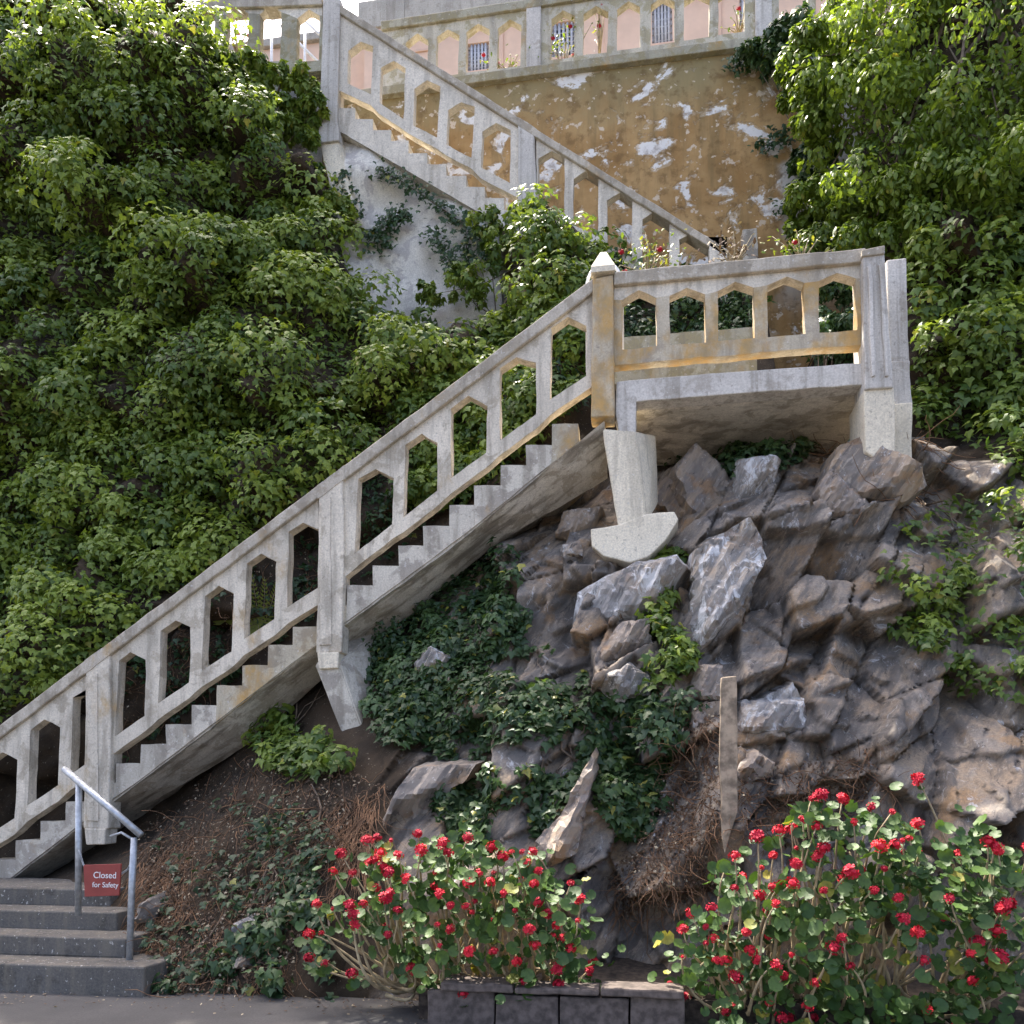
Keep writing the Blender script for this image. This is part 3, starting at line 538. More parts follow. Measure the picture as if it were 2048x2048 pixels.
# landing railing
capD = lambda x: 589.5 - (x - 1104) * .0935
wl = [[(230,375),(325,320),(420,365),(425,635),(230,655)], [(495,350),(595,305),(697,345),(703,612),(500,630)], [(768,325),(870,272),(975,305),(978,590),(772,608)],
      [(1047,290),(1155,240),(1255,280),(1268,565),(1050,585)], [(1340,270),(1445,220),(1553,255),(1555,545),(1343,560)]]
rd_ = thing('railing', 'lichen stained concrete railing of the landing with five pointed openings', 'railing', loc=P((1330, 710), YL))
railing(rd_, [L(c6, *q) for q in wl], capD, 21.5, 1126.5, 1522, 23.5, YL, 'conc', 'conc_cap', 'conc_lich')
prism('post', L(c6, (1588,120),(1712,98),(1762,868),(1600,880)), YL - .09, YL + .3, 'pale', rd_, bevel=.015)
prism('post_rib', L(c6, (1618,180),(1640,176),(1660,800),(1638,806)), YL - .115, YL - .07, 'pale', rd_, bevel=.006); prism('post_rib', L(c6, (1680,172),(1700,168),(1738,800),(1716,806)), YL - .112, YL - .07, 'pale', rd_, bevel=.006)
prism('post_cap', L(c6, (1584,90),(1714,66),(1716,112),(1586,128)), YL - .11, YL + .32, 'conc_cap', rd_, bevel=.01)
prism('post', L(c6, (1722,145),(1836,135),(1852,725),(1740,735)), YL + .36, YL + .8, 'pale', rd_, bevel=.015)
prism('post_foot', L(c6, (1742,720),(1856,712),(1868,980),(1752,990)), YL + .345, YL + .82, 'pale', rd_, bevel=.012)
# low kerb seen through the gap under the landing railing
prism('kerb', L(c6, (190,850),(990,800),(990,525),(190,590)), 9.3, 9.45, 'rail_olive', rd_); 
# upper flight railing
YU = 11.3; q1, q2 = c2(130, 70), c2(1220, 760); capU = lambda x: q1[1] + (x - q1[0]) * (q2[1] - q1[1]) / (q2[0] - q1[0])
wu = [[(120,330),(200,270),(280,300),(265,610),(115,540)], [(330,440),(415,395),(490,440),(475,770),(320,665)], [(545,575),(630,518),(715,560),(690,890),(540,810)], [(762,710),(850,660),(935,690),(915,1020),(752,935)], [(985,850),(1073,795),(1165,840),(1160,1180),(975,1080)]]
wv_ = [[(1345,1025),(1430,972),(1515,1015),(1510,1385),(1340,1305)], [(1570,1155),(1648,1105),(1732,1140),(1730,1525),(1565,1450)], [(1787,1295),(1875,1240),(1950,1280),(1945,1660),(1790,1590)], [(2013,1415),(2098,1360),(2190,1395),(2190,1800),(2013,1712)], [(2252,1545),(2348,1490),(2440,1530),(2440,1930),(2252,1850)]]
ru = thing('railing', 'pale pierced concrete railing of the upper flight against the rusty wall', 'railing', loc=P(c2(1270, 1300), YU))
M['conc_up'] = concrete('pale_upper_concrete', pale=(.78, .71, .58), worn=(.58, .52, .41), paint=.52, grime=.4)
railing(ru, [L(c2, *q) for q in wu], capU, 13.5, c2(62, 0)[0], c2(1215, 0)[0], 17, YU, 'conc_up', 'conc_cap'); railing(ru, [L(c2, *q) for q in wv_], capU, 13.5, c2(1332, 0)[0], c2(2560, 0)[0], 17, YU, 'conc_up', 'conc_cap')
xa, xb = c2(1212, 0)[0], c2(1336, 0)[0]; prism('cap', [(xa, capU(xa)), (xb, capU(xb)), (xb, capU(xb) + 13.5), (xa, capU(xa) + 13.5)], YU - .052, YU + .182, 'conc_cap', ru)
prism('post', L(c2, (1212,795),(1320,850),(1335,1420),(1215,1400)), YU - .05, YU + .18, 'pale', ru, bevel=.014)
prism('post', L(c2, (2444,1560),(2560,1600),(2565,2000),(2444,1960)), YU - .05, YU + .18, 'conc_up', ru, bevel=.014)
prism('post', L(c1, (1550,-60),(1668,-20),(1648,870),(1524,870)), YU - .06, YU + .22, 'pale', ru, bevel=.014); prism('post_foot', L(c1, (1520,862),(1655,862),(1662,985),(1522,1000)), YU - .07, YU + .25, 'pale', ru, bevel=.012)
prism('post', L(c3, (765,1480),(860,1470),(872,1760),(770,1770)), YU + 1.2, YU + 1.45, 'step', ru, bevel=.014)
# railing along the upper landing, left of the top post
rt_ = thing('railing', 'weathered concrete railing of the top landing above the ivy', 'railing', loc=P(c1(1100, 440), YU))
wt = [[(-80,130),(0,70),(80,120),(75,450),(-85,455)], [(160,125),(240,62),(320,112),(315,445),(155,450)], [(400,120),(480,55),(560,105),(555,440),(395,447)], [(640,115),(718,50),(795,100),(790,440),(632,445)], [(875,110),(952,45),(1028,95),(1022,432),(865,440)], [(1110,100),(1186,36),(1260,88),(1250,430),(1105,440)], [(1368,130),(1450,68),(1528,112),(1520,425),(1360,435)]]
t1, t2 = c1(-80, 25), c1(1540, -30); capT = lambda x: t1[1] + (x - t1[0]) * (t2[1] - t1[1]) / (t2[0] - t1[0])
railing(rt_, [L(c1, *q) for q in wt], capT, 14, c1(-150, 0)[0], c1(1545, 0)[0], 17, YU + .02, 'conc_up', 'conc_cap', 'rail_olive')
# railing on the wall in front of the building
YW = 12.8
ww = [[(490,280),(565,218),(636,262),(630,500),(485,520)], [(690,242),(762,190),(835,230),(826,480),(682,500)], [(880,212),(958,156),(1030,192),(1025,455),(876,472)], [(1085,188),(1163,126),(1235,165),(1228,425),(1076,445)]]
wx = [[(1430,125),(1503,70),(1580,105),(1575,370),(1422,390)], [(1636,96),(1714,40),(1795,76),(1786,340),(1630,360)], [(1850,66),(1925,10),(2000,48),(1998,308),(1848,330)], [(2070,34),(2145,-20),(2222,14),(2220,275),(2068,300)], [(2283,4),(2365,-50),(2448,-14),(2444,240),(2281,265)], [(2504,-24),(2588,-78),(2674,-44),(2672,205),(2503,230)]]
wy = [[(2896 + 235 * k, -72 - 33 * k), (2985 + 235 * k, -130 - 33 * k), (3080 + 235 * k, -96 - 33 * k), (3078 + 235 * k, 168 - 30 * k), (2894 + 235 * k, 195 - 30 * k)] for k in range(6)]
rw = thing('railing', 'olive stained concrete railing on top of the rusty retaining wall', 'railing', loc=P(c2(1310, 480), YW))
e1, e2 = c2(330, 138), c2(1300, -8); capW = lambda x: e1[1] + (x - e1[0]) * (e2[1] - e1[1]) / (e2[0] - e1[0])
X2 = lambda x: c2(x, 0)[0]
M['rail_far'] = concrete('pale_olive_rail', pale=(.60, .55, .42), worn=(.42, .37, .23), paint=.45, lichen=.2, grime=.4)
for wn_, a_, b_ in ((ww, 330, 1268), (wx, 1360, 2745), (wy, 2848, 4300)): railing(rw, [L(c2, *q) for q in wn_], capW, 13.5, X2(a_), X2(b_), 19, YW, 'rail_far', 'rail_olive', 'rail_far')
for a_, b_ in ((1266, 1362), (2743, 2850)):
    xa, xb = X2(a_), X2(b_); prism('cap', [(xa, capW(xa)), (xb, capW(xb)), (xb, capW(xb) + 13.5), (xa, capW(xa) + 13.5)], YW - .052, YW + .182, 'rail_olive', rw)
    prism('post', [(xa, capW(xa) + 6), (xb, capW(xb) + 6), (xb, capW(xb) + 118), (xa, capW(xa) + 121)], YW - .045, YW + .17, 'pale', rw, bevel=.014)

# ------------------------------------------------------------------ retaining wall with its ledge
zl = lambda p: P(p, YW).z
wal = thing('retaining_wall', 'rust brown lichen covered retaining wall with flaking white paint', 'wall', loc=(0, YW, 5.5))
e3, e4 = c2(890, 527), c2(2590, 300); led = lambda x: e3[1] + (x - e3[0]) * (e4[1] - e3[1]) / (e4[0] - e3[0])
prism('wall', [(640, led(640)), (1120, led(1120)), (1590, led(1590)), (1960, led(1960)), (1960, 900), (640, 900)], YW + .03, YW + .4, 'wall', wal, jitter=.01, cut=.5)
prism('ledge', [(640, led(640) - 11), (1960, led(1960) - 11), (1960, led(1960) + 3), (640, led(640) + 3)], YW - .07, YW + .3, 'rail_olive', wal, bevel=.01)

# ------------------------------------------------------------------ lower flight
fl = thing('stair_flight', 'lower concrete stair flight climbing from the left with chipped white steps', 'stairs', loc=P((680, 1200), YL))
sx = [343,382,422,462,501,541.7,582,621,664,706.5,747,787,826,866.5,907,948,988.5,1029,1070]; sy = [1361,1331,1299.6,1270,1238.6,1207,1175,1146,1113,1081,1050.6,1019,988,955,924,892.6,861,826.6,794]
for k in range(9): sx.insert(0, sx[0] - 39.3); sy.insert(0, sy[0] + 30.3)
sbx, sby = [-20, 343, 460, 648, 880, 1000, 1104.5], [1697, 1419, 1331.5, 1185, 1016, 918, 826.7]; sb = lambda x: float(np.interp(x, sbx, sby)) - 0.5
for i in range(len(sx) - 1):
    x0, x1, yy = sx[i], sx[i + 1], sy[i]
    prism('step', [(x0, yy), (x1, yy), (x1, sb(x1)), (x0, sb(x0))], YL + .02, YL + 1.4, 'step_lich' if 490 < x0 < 700 or x0 > 1020 else 'step', fl, jitter=.009, cut=.12)
fb = [(-20, 1728), (345, 1451), (450, 1392), (555, 1329), (658, 1239), (742, 1166), (809, 1126), (932, 1024), (1020, 968), (1117, 913)]; ff = [(x, sb(x) - 4) for x, _ in fb[:-1]] + [(1112, 822)]
V = [P(p, YL + .0) for p in ff]; nb = len(V); V += [P((p[0], p[1] - 1.5 * math.sin(i * 2.1)), YL + .62) for i, p in enumerate(fb)]; V += [Vector((q.x, YL + .64, q.z + .12)) for q in V[:nb]]
Fs = []
for i in range(nb - 1): Fs += [(i, i + 1, nb + i + 1, nb + i), (nb + i, nb + i + 1, 2 * nb + i + 1, 2 * nb + i), (2 * nb + i, 2 * nb + i + 1, i + 1, i)]
Fs += [(0, nb, 2 * nb), (nb - 1, 3 * nb - 1, 2 * nb - 1)]; me = mesh(V, Fs); bm = bmesh.new(); bm.from_mesh(me); bmesh.ops.recalc_face_normals(bm, faces=bm.faces); bmesh.ops.triangulate(bm, faces=bm.faces)
for _ in range(3):
    es = [e for e in bm.edges if e.calc_length() > .14]; bmesh.ops.subdivide_edges(bm, edges=es, cuts=1); bmesh.ops.triangulate(bm, faces=[f for f in bm.faces if len(f.verts) > 3])
for v in bm.verts: v.co += mnoise.noise_vector(v.co * 2.2) * .016 + mnoise.noise_vector(v.co * 8) * .006
bm.to_mesh(me); bm.free(); setparent(obj('soffit', me, 'soffit'), fl)
def hull(name, groups, mat, parent, jitter=.008):
    bm = bmesh.new(); vs_ = [bm.verts.new(P(p, Y)) for pts, Y in groups for p in pts]; r = bmesh.ops.convex_hull(bm, input=vs_)
    bmesh.ops.delete(bm, geom=[e for e in r['geom_interior'] if isinstance(e, bmesh.types.BMVert)], context='VERTS')
    bmesh.ops.bevel(bm, geom=[e for e in bm.edges if len(e.link_faces) == 2 and e.calc_face_angle() > .35], offset=.012, segments=2, affect='EDGES', clamp_overlap=True); bmesh.ops.triangulate(bm, faces=bm.faces)
    for _ in range(3):
        es = [e for e in bm.edges if e.calc_length() > .14]
        if es: bmesh.ops.subdivide_edges(bm, edges=es, cuts=1); bmesh.ops.triangulate(bm, faces=[f for f in bm.faces if len(f.verts) > 3])
    for v in bm.verts: v.co += jit(v.co, jitter)
    me = bpy.data.meshes.new(name); bm.to_mesh(me); bm.free(); o = obj(name, me, mat); setparent(o, parent); return o
hull('support_pier', [([(656, 1206), (694, 1204), (735, 1320), (722, 1374)], YL - .02), ([(700, 1150), (748, 1158), (753, 1300), (742, 1345), (690, 1200)], YL + .55)], 'step', fl)
# ------------------------------------------------------------------ landing
ld = thing('landing', 'concrete landing slab with peeling underside on a tapered column', 'landing', loc=P((1330, 800), YL))
prism('edge_beam', L(c6, (196,835),(700,790),(1602,728),(1602,852),(900,902),(310,948),(308,1132),(215,1130),(188,1010)), YL + .01, YL + .22, 'pale', ld, bevel=.01)
z0 = P(c6(900, 900), YL).z; xl, xr = P(c6(240, 1000), YL).x, P(c6(1700, 900), YL).x
sf = []; nxs, nys = 26, 14; me = mesh([(xl + .12 + (xr - xl - .12) * i / nxs, YL + .2 + 1.5 * j / nys, z0 + .03 + .012 * math.sin(i * 1.3 + j) - .25 * max(0, j / nys - .35) ** 2) for i in range(nxs + 1) for j in range(nys + 1)], [(i * (nys + 1) + j, i * (nys + 1) + j + 1, (i + 1) * (nys + 1) + j + 1, (i + 1) * (nys + 1) + j) for i in range(nxs) for j in range(nys)])
me.polygons.foreach_set('use_smooth', [True] * len(me.polygons)); setparent(obj('soffit', me, 'soffit_flat'), ld)
box('floor_slab', xl, xr, YL + .2, YL + 1.75, z0 + .1, z0 + .2, 'dark_conc', ld)
box('floor', 1.75, 3.3, YL + 1.752, YW + .05, z0 + .08, z0 + .19, 'dark_conc', ld)
hull('column', [([(1108, 836), (1160, 840), (1178, 985), (1134, 1000)], YL - .04), ([(1192, 846), (1195, 955), (1130, 850), (1140, 960)], YL + .5)], 'white', ld)
prism('footing', [(1089, 992), (1134, 986), (1178, 968), (1221, 965), (1229, 977), (1205, 1012), (1180, 1036), (1150, 1046), (1110, 1036), (1091, 1020)], YL - .055, YL + .6, 'white', ld, bevel=.012)
prism('end_pier', L(c6, (1595,872),(1762,862),(1772,960),(1774,1330),(1690,1290),(1602,1230)), YL - .06, YL + .5, 'white', ld, bevel=.015)
prism('end_pier', L(c6, (1752,960),(1868,950),(1870,1330),(1760,1330)), YL + .3, YL + .85, 'white', ld, bevel=.015)
# ------------------------------------------------------------------ upper flight
fu = thing('stair_flight', 'upper concrete stair flight rising to the left under the rusty wall', 'stairs', loc=P(c2(900, 1300), YU))
nxu = [60, 165, 280, 395, 508, 630, 750, 880, 1000, 1125, 1250, 1378, 1510, 1640, 1775, 1910, 2050, 2190, 2330, 2470]; nyu = [632, 695, 765, 838, 905, 985, 1055, 1130, 1200, 1275, 1350, 1428, 1505, 1585, 1662, 1740, 1822, 1905, 1988, 2070]
sbu = lambda x: 850 + (x - 70) * .585
for i in range(len(nxu) - 4):
    x0, x1 = nxu[i], nxu[i + 1]; yt = nyu[i + 1] + 4      # tread behind the nose at the right end of each step
    prism('step', L(c2, (x0, yt), (x1, yt), (x1, sbu(x1)), (x0, sbu(x0))), YU + .02, YU + 1.35, 'conc_up', fu, jitter=.009, cut=.15)
hull('soffit', [(L(c2, (66, 848), (2050, sbu(2050) - 3)), YU + .0), (L(c2, (110, 905), (300, 1080), (2050, sbu(2050) + 70)), YU + .55), (L(c2, (66, 846), (2050, sbu(2050) - 6)), YU + .6)], 'soffit_flat', fu)
hull('support_pier', [(L(c1, (1522,992),(1655,975),(1790,1560),(1660,1540)), YU - .03), (L(c1, (1665,900),(1760,960),(1950,1640),(1700,1640)), YU + .7)], 'white', fu)
# whitewashed plaster face under the upper flight
pf = L(c2, (40, 880), (200, 940), (420, 1080), (930, 1370), (1090, 1460), (1130, 2500), (300, 2500), (60, 1900), (20, 1400))
pw_ = prism('plaster_wall', pf, YU + .12, YU + .8, 'plaster', None, jitter=0)
bm = bmesh.new(); bm.from_mesh(pw_.data); bmesh.ops.triangulate(bm, faces=bm.faces)
for _ in range(5):
    es = [e for e in bm.edges if e.calc_length() > .16]
    if not es: break
    bmesh.ops.subdivide_edges(bm, edges=es, cuts=1); bmesh.ops.triangulate(bm, faces=[f for f in bm.faces if len(f.verts) > 3])
for v in bm.verts: v.co += Vector((0, 1, 0)) * (mnoise.noise(v.co * 1.1) * .22 + mnoise.noise(v.co * 3.1) * .08) + mnoise.noise_vector(v.co * 7) * .012
bm.to_mesh(pw_.data); bm.free(); pw_.data.polygons.foreach_set('use_smooth', [True] * len(pw_.data.polygons)); tag(pw_, 'whitewashed bulging plaster wall under the upper flight with ivy runners', 'wall')
# bare wall under the top landing
o = prism('landing_wall', L(c1, (-300, 470), (1540, 445), (1545, 1350), (-300, 1350)), YU + .18, YU + .6, 'soffit_flat', None, jitter=0); tag(o, 'shaded brownish concrete wall under the top landing behind the ivy', 'wall')

# ------------------------------------------------------------------ building on the terrace
YB = 17.0; bd = thing('building', 'peach coloured building with barred windows behind the terrace railing', 'building', loc=(2, YB, 13))
Z = lambda p: P(p, YB).z
xw0 = P((735, 170), YB).x; xw1 = 16.5; zt_ = P((900, 192), YB).z
wins = [(c2, 890, 285, 1025, 462), (c2, 1425, 150, 1585, 370), (c3, 180, -60, 316, 285), (c3, 745, -40, 880, 190), (c2, 362, 415, 430, 535)]
rects = []
for c, xa, ya, xb, yb in wins:
    p, q = P(c(xa, ya), YB), P(c(xb, yb), YB); rects.append((p.x, q.x, q.z, p.z))
for k in range(2): x0 = 8.2 + 4 * k; rects.append((x0, x0 + 1.7, rects[3][2] - .1, rects[3][3]))
rects.sort()
edges_ = [xw0]; 
for k, (x0, x1, za, zb) in enumerate(rects):
    box('wall', edges_[-1], x0, YB, YB + .5, 12.9, zt_, 'peach', bd, jitter=0, bevel=0); edges_.append(x1)
    box('wall', x0, x1, YB, YB + .5, 12.9, za, 'peach', bd, 0, 0); box('wall', x0, x1, YB, YB + .5, zb, zt_, 'peach', bd, 0, 0)
    wd = box('window', x0, x1, YB + .16, YB + .2, za, zb, 'glass', bd, 0, 0)
    fw = .05
    for (a1, a2, b1, b2) in ((x0, x1, za, za + fw), (x0, x1, zb - fw, zb), (x0, x0 + fw, za + fw, zb - fw), (x1 - fw, x1, za + fw, zb - fw)):
        f_ = box('window_frame', a1, a2, YB + .08, YB + .158, b1, b2, 'bars', None, 0, 0); f_.parent = wd
    nbar = 6
    for q in range(1, nbar):
        xx = x0 + (x1 - x0) * q / nbar; f_ = tubes('bar', [([(xx, YB + .05, za), (xx, YB + .05, zb)], .03)], 'bars', None, 5); f_.parent = wd
    for q in range(1, 8):
        zz = za + (zb - za) * q / 8; f_ = tubes('bar', [([(x0, YB + .06, zz), (x1, YB + .06, zz)], .012)], 'bars', None, 5); f_.parent = wd
    box('window_sill', x0 - .1, x1 + .1, YB - .08, YB + .15, za - .16, za - .003, 'peach_trim', bd, 0, .01)
xq = P((500, 180), YB).x; zq = P((650, 178), YB).z
box('wall', xq, xw0 - .13, YB + .6, YB + 1, 12.9, zq - .2, 'peach', bd, 0, 0); box('coping', xq - .1, xw0 - .135, YB + .5, YB + 1.1, zq - .198, zq, 'bldg_conc', bd, 0, .02)
box('wall', edges_[-1], xw1, YB, YB + .5, 12.9, zt_, 'peach', bd, 0, 0)
box('wall', xw0, xw0 + .5, YB + .5, YB + 9, 12.9, zt_, 'peach', bd, 0, 0)
for k in range(22):
    x0 = -5.0 + .98 * k
    if any(x0 < q_[1] + .1 and x0 + .75 > q_[0] - .1 for q_ in rects): continue
    for u0, u1, w0, w1 in ((x0, x0 + .75, zt_ - .62, zt_ - .57), (x0, x0 + .05, 14.2, zt_ - .62), (x0 + .70, x0 + .75, 14.2, zt_ - .62)): box('panel_moulding', u0, u1, YB - .035, YB - .001, w0, w1, 'peach_trim', bd, 0, .006)
for k in range(9): x0 = -5.2 + 2.35 * k; box('pilaster', x0, x0 + .12, YB - .05, YB + .0, 13, zt_ - .25, 'peach_trim', bd, 0, .01)
box('string_course', xw0 - .05, xw1, YB - .10, YB + .01, zt_ - .22, zt_, 'peach_trim', bd, 0, .01)
z1 = P((760, 168), YB).z; z2 = P((1000, 118), YB).z
box('parapet', xw0 - .12, P((800, 160), YB).x, YB - .14, YB + .6, zt_ + .002, z1, 'bldg_conc', bd, 0, .02)
box('parapet', P((800, 160), YB).x + .002, xw1, YB - .14, YB + .6, zt_ + .002, z1 + .55, 'bldg_conc', bd, 0, .02)
box('cornice', P((800, 160), YB).x - .1, xw1 + .1, YB - .3, YB + .7, z1 + .552, z1 + .78, 'bldg_conc', bd, 0, .02)
# pipe handrail of the terrace stair seen through the top landing railing
def pipe_set(name, segs, label, cat, mat, Y, r=.022):
    t = thing(name, label, cat, loc=P(segs[0][0], Y))
    for a_, b_ in segs: tubes('pipe', [([P(a_, Y), P(b_, Y)], r)], mat, t, 8)
    return t
pipe_set('pipe_handrail', [L(c1, (1130, 60), (1600, 520)), L(c1, (1330, 60), (1640, 350)), L(c1, (1424, 140), (1424, 640)), L(c1, (1190, 120), (1190, 640))], 'thin white pipe handrail sloping behind the top landing railing', 'handrail', 'white_pipe', 13.6, .026)

# ------------------------------------------------------------------ ivy and other growth
def shell(centers, radii, per, flat=.8, up=.35):
    """leaf places on the outward upper side of leafy clumps"""
    N = len(centers) * per; d = unit(rng.normal(0, 1, (N, 3)) + np.array([0, -.75, up])); r = np.repeat(radii, per) * rng.uniform(.72, 1.06, N)
    return np.repeat(centers, per, 0) + d * r[:, None] * np.array([1.1, flat, .85]), d
def ivy_mass(name, poly, label, cat, n_base, n_clump, mat='ivy', size=(.055, .10), rad=(.12, .32), per=42, off=(.02, .12), gap=None, coff=.1, yellow=.015, group=None, bright=.5, maxY=12.6):
    px = sample(poly, n_base)
    if gap is not None:
        g_ = fbm(px[:, 0] / 100, px[:, 1] / 100, 1.4, gap); px = px[g_ > -.22]
    p, ok = hits(px); ok &= p[:, 1] < maxY; p = p[ok]; n = normals_at(p); p = p + n * rng.uniform(*off, len(p))[:, None]
    cl = sample(poly, n_clump)
    if gap is not None: cl = cl[fbm(cl[:, 0] / 100, cl[:, 1] / 100, 1.4, gap) > -.1]
    q, ok = hits(cl); ok &= q[:, 1] < maxY; q = q[ok]; nq = normals_at(q); rr_ = rng.uniform(*rad, len(q)); q = q + nq * (coff + rr_ * .3)[:, None]
    sp_, sn = shell(q, rr_, per); ct = np.repeat(rng.normal(bright, .30, len(q)), per) + rng.normal(0, .16, len(sp_)) + .22 * sn[:, 2]  # leaves facing up are lighter: lit clump tops put into the leaf tint
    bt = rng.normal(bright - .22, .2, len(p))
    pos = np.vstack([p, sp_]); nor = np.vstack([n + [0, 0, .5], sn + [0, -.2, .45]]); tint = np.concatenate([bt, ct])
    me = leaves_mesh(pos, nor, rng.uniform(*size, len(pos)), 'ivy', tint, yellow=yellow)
    t = thing(name, label, cat, group, loc=tuple(p[np.argmin(p[:, 2])]))
    f = obj('foliage', me, mat); setparent(f, t); f['kind'] = 'stuff'
    # woody runners
    lst = []
    for k in range(max(4, n_clump // 12)):
        s_ = Vector(p[rng.integers(len(p))]); pts = [s_]; 
        for _ in range(7):
            s_ = s_ + Vector((rng.normal(0, .07), 0, .11)); s_.y = float(look_H(np.array([s_.x]), np.array([s_.z]))[0]) - .03; pts.append(s_.copy())
        lst.append((pts, [.011 - .001 * i for i in range(8)]))
    tubes('vine', lst, 'bark', t); return t
polyA = [(-160, 150), (100, 150), (330, 165), (480, 168), (505, 250), (560, 300), (655, 300), (666, 345), (655, 395), (590, 400), (585, 455), (640, 470), (690, 480), (735, 505), (755, 600), (800, 625), (800, 830), (690, 905), (330, 1175), (-160, 1540)]
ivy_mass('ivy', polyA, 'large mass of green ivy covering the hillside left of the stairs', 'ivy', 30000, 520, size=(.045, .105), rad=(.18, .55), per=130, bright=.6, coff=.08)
polyB = [(790, 640), (850, 590), (900, 600), (940, 600), (938, 530), (960, 490), (1000, 478), (1050, 510), (1092, 545), (1105, 600), (1085, 760), (1060, 800), (900, 950), (780, 960), (790, 840)]
ivy_mass('ivy', polyB, 'ivy bush between the two flights beside the white plaster wall', 'ivy', 4200, 210, 'ivy', (.055, .11), (.14, .36), 62, gap=None, bright=.45)
polyB2 = [(330, 1180), (700, 905), (1090, 620), (1090, 790), (700, 1100), (330, 1380)]
ivy_mass('ivy', polyB2, 'sparse ivy and brown stems on the bank seen through the lower railing', 'ivy', 2600, 60, 'ivy_dark', (.045, .085), (.10, .2), 30, gap=4.2, bright=.3, coff=.02)
polyC = [(742, 1180), (810, 1130), (930, 1030), (1000, 975), (1030, 985), (1010, 1040), (960, 1090), (1000, 1130), (980, 1180), (1060, 1200), (1100, 1250), (1240, 1270), (1235, 1300), (1210, 1390), (1190, 1470), (1130, 1480), (1090, 1380), (1060, 1440), (980, 1500), (900, 1500), (830, 1440), (860, 1370), (760, 1330), (745, 1260)]
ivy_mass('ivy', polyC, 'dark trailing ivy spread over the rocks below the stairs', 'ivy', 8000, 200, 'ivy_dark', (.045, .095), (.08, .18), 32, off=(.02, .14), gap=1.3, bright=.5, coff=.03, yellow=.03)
polyD = [(1195, 1060), (1225, 1020), (1240, 1080), (1235, 1160), (1250, 1240), (1190, 1260), (1175, 1200), (1200, 1120)]
ivy_mass('ivy', polyD, 'narrow strand of ivy hanging in the cleft beneath the white footing', 'ivy', 500, 34, 'ivy', (.05, .09), (.07, .14), 22, off=(.16, .3), bright=.4, coff=.18)
polyE = [(1185, 850), (1300, 870), (1530, 780), (1540, 850), (1470, 860), (1400, 900), (1330, 930), (1290, 890), (1210, 895)]
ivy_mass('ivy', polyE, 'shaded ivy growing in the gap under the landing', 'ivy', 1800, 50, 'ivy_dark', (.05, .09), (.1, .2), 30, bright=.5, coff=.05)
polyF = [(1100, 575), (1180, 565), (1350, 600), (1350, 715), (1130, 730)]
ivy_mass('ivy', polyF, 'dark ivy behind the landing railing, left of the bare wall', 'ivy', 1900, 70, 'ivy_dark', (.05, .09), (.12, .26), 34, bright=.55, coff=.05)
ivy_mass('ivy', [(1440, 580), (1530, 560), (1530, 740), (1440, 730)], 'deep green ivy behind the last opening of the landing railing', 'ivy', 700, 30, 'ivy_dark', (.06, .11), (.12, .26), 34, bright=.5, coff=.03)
polyG = [(548, 1290), (580, 1240), (620, 1270), (640, 1320), (690, 1330), (720, 1380), (640, 1400), (590, 1380)]
ivy_mass('ivy', polyG, 'ivy sprig with large leaves hanging below the soffit of the lower flight', 'ivy', 420, 26, 'ivy', (.06, .12), (.08, .18), 22, bright=.4, coff=.1, off=(.05, .3))
polyH = [(1560, 990), (1640, 960), (1960, 960), (1960, 1300), (1700, 1260), (1570, 1180)]
polyJ = [(1600, 560), (1700, 480), (1960, 300), (2450, 200), (2450, 960), (1980, 930), (1750, 900), (1600, 830)]
ivy_mass('ivy', polyJ, 'ivy covered bank beyond the end post of the landing', 'ivy', 8500, 330, 'ivy', (.06, .12), (.15, .40), 55, bright=.5)
ivy_mass('ivy', polyH, 'patchy ivy on the rocks at the right of the end pier', 'ivy', 1500, 60, 'ivy', (.05, .09), (.08, .18), 26, gap=7.1, bright=.4, off=(.1, .25), coff=.14)
polyI = [(560, 1560), (650, 1480), (680, 1600), (690, 1740), (600, 1730), (540, 1680)]
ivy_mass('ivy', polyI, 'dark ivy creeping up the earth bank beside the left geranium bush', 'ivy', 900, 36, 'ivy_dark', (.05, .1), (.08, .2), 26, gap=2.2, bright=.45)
# runners on the plaster wall
def runner_ivy(name, paths, Y, label, per=75, size=(.045, .085), mat='ivy_dark', bright=.3):
    pos = []; lst = []
    for path in paths:
        pts = [P(p, Y) for p in path]; lst.append((pts, .008))
        for a_, b_ in zip(pts, pts[1:]):
            for _ in range(per): pos.append(a_.lerp(b_, random.random()) + Vector((random.gauss(0, .09), -random.uniform(.0, .1), random.gauss(0, .07))))
    pos = np.array(pos); t = thing(name, label, 'ivy', loc=tuple(pos[np.argmin(pos[:, 2])]))
    f = obj('foliage', leaves_mesh(pos, np.tile([0, -1, .4], (len(pos), 1)), rng.uniform(*size, len(pos)), 'ivy', rng.normal(bright, .2, len(pos))), mat); setparent(f, t); f['kind'] = 'stuff'; tubes('vine', lst, 'bark', t)
runner_ivy('ivy', [L(c2, (90,1130),(120,1300),(180,1420)), L(c2, (250,1560),(330,1480),(430,1390),(520,1400)), L(c2, (300,1090),(450,1160),(640,1290),(800,1400),(920,1480)), L(c2, (330,1640),(370,1480),(440,1400))], YU + .02, 'thin ivy runners edging the white plaster wall under the upper flight')
runner_ivy('ivy', [L(c2, (660,1480),(720,1580),(770,1680),(820,1780)), L(c2, (900,1480),(880,1600),(900,1700),(820,1800)), L(c2, (930,1500),(1000,1600),(1020,1680))], YU + .0, 'small ivy trails down the middle of the white plaster wall', 60)
runner_ivy('ivy', [L(cA, (1700,780),(1760,660),(1850,560),(1930,520)), L(cA, (1720,900),(1770,800),(1830,700))], YL + .45, 'small leaved ivy clinging to the white side of the support pier', 60, (.03, .05))
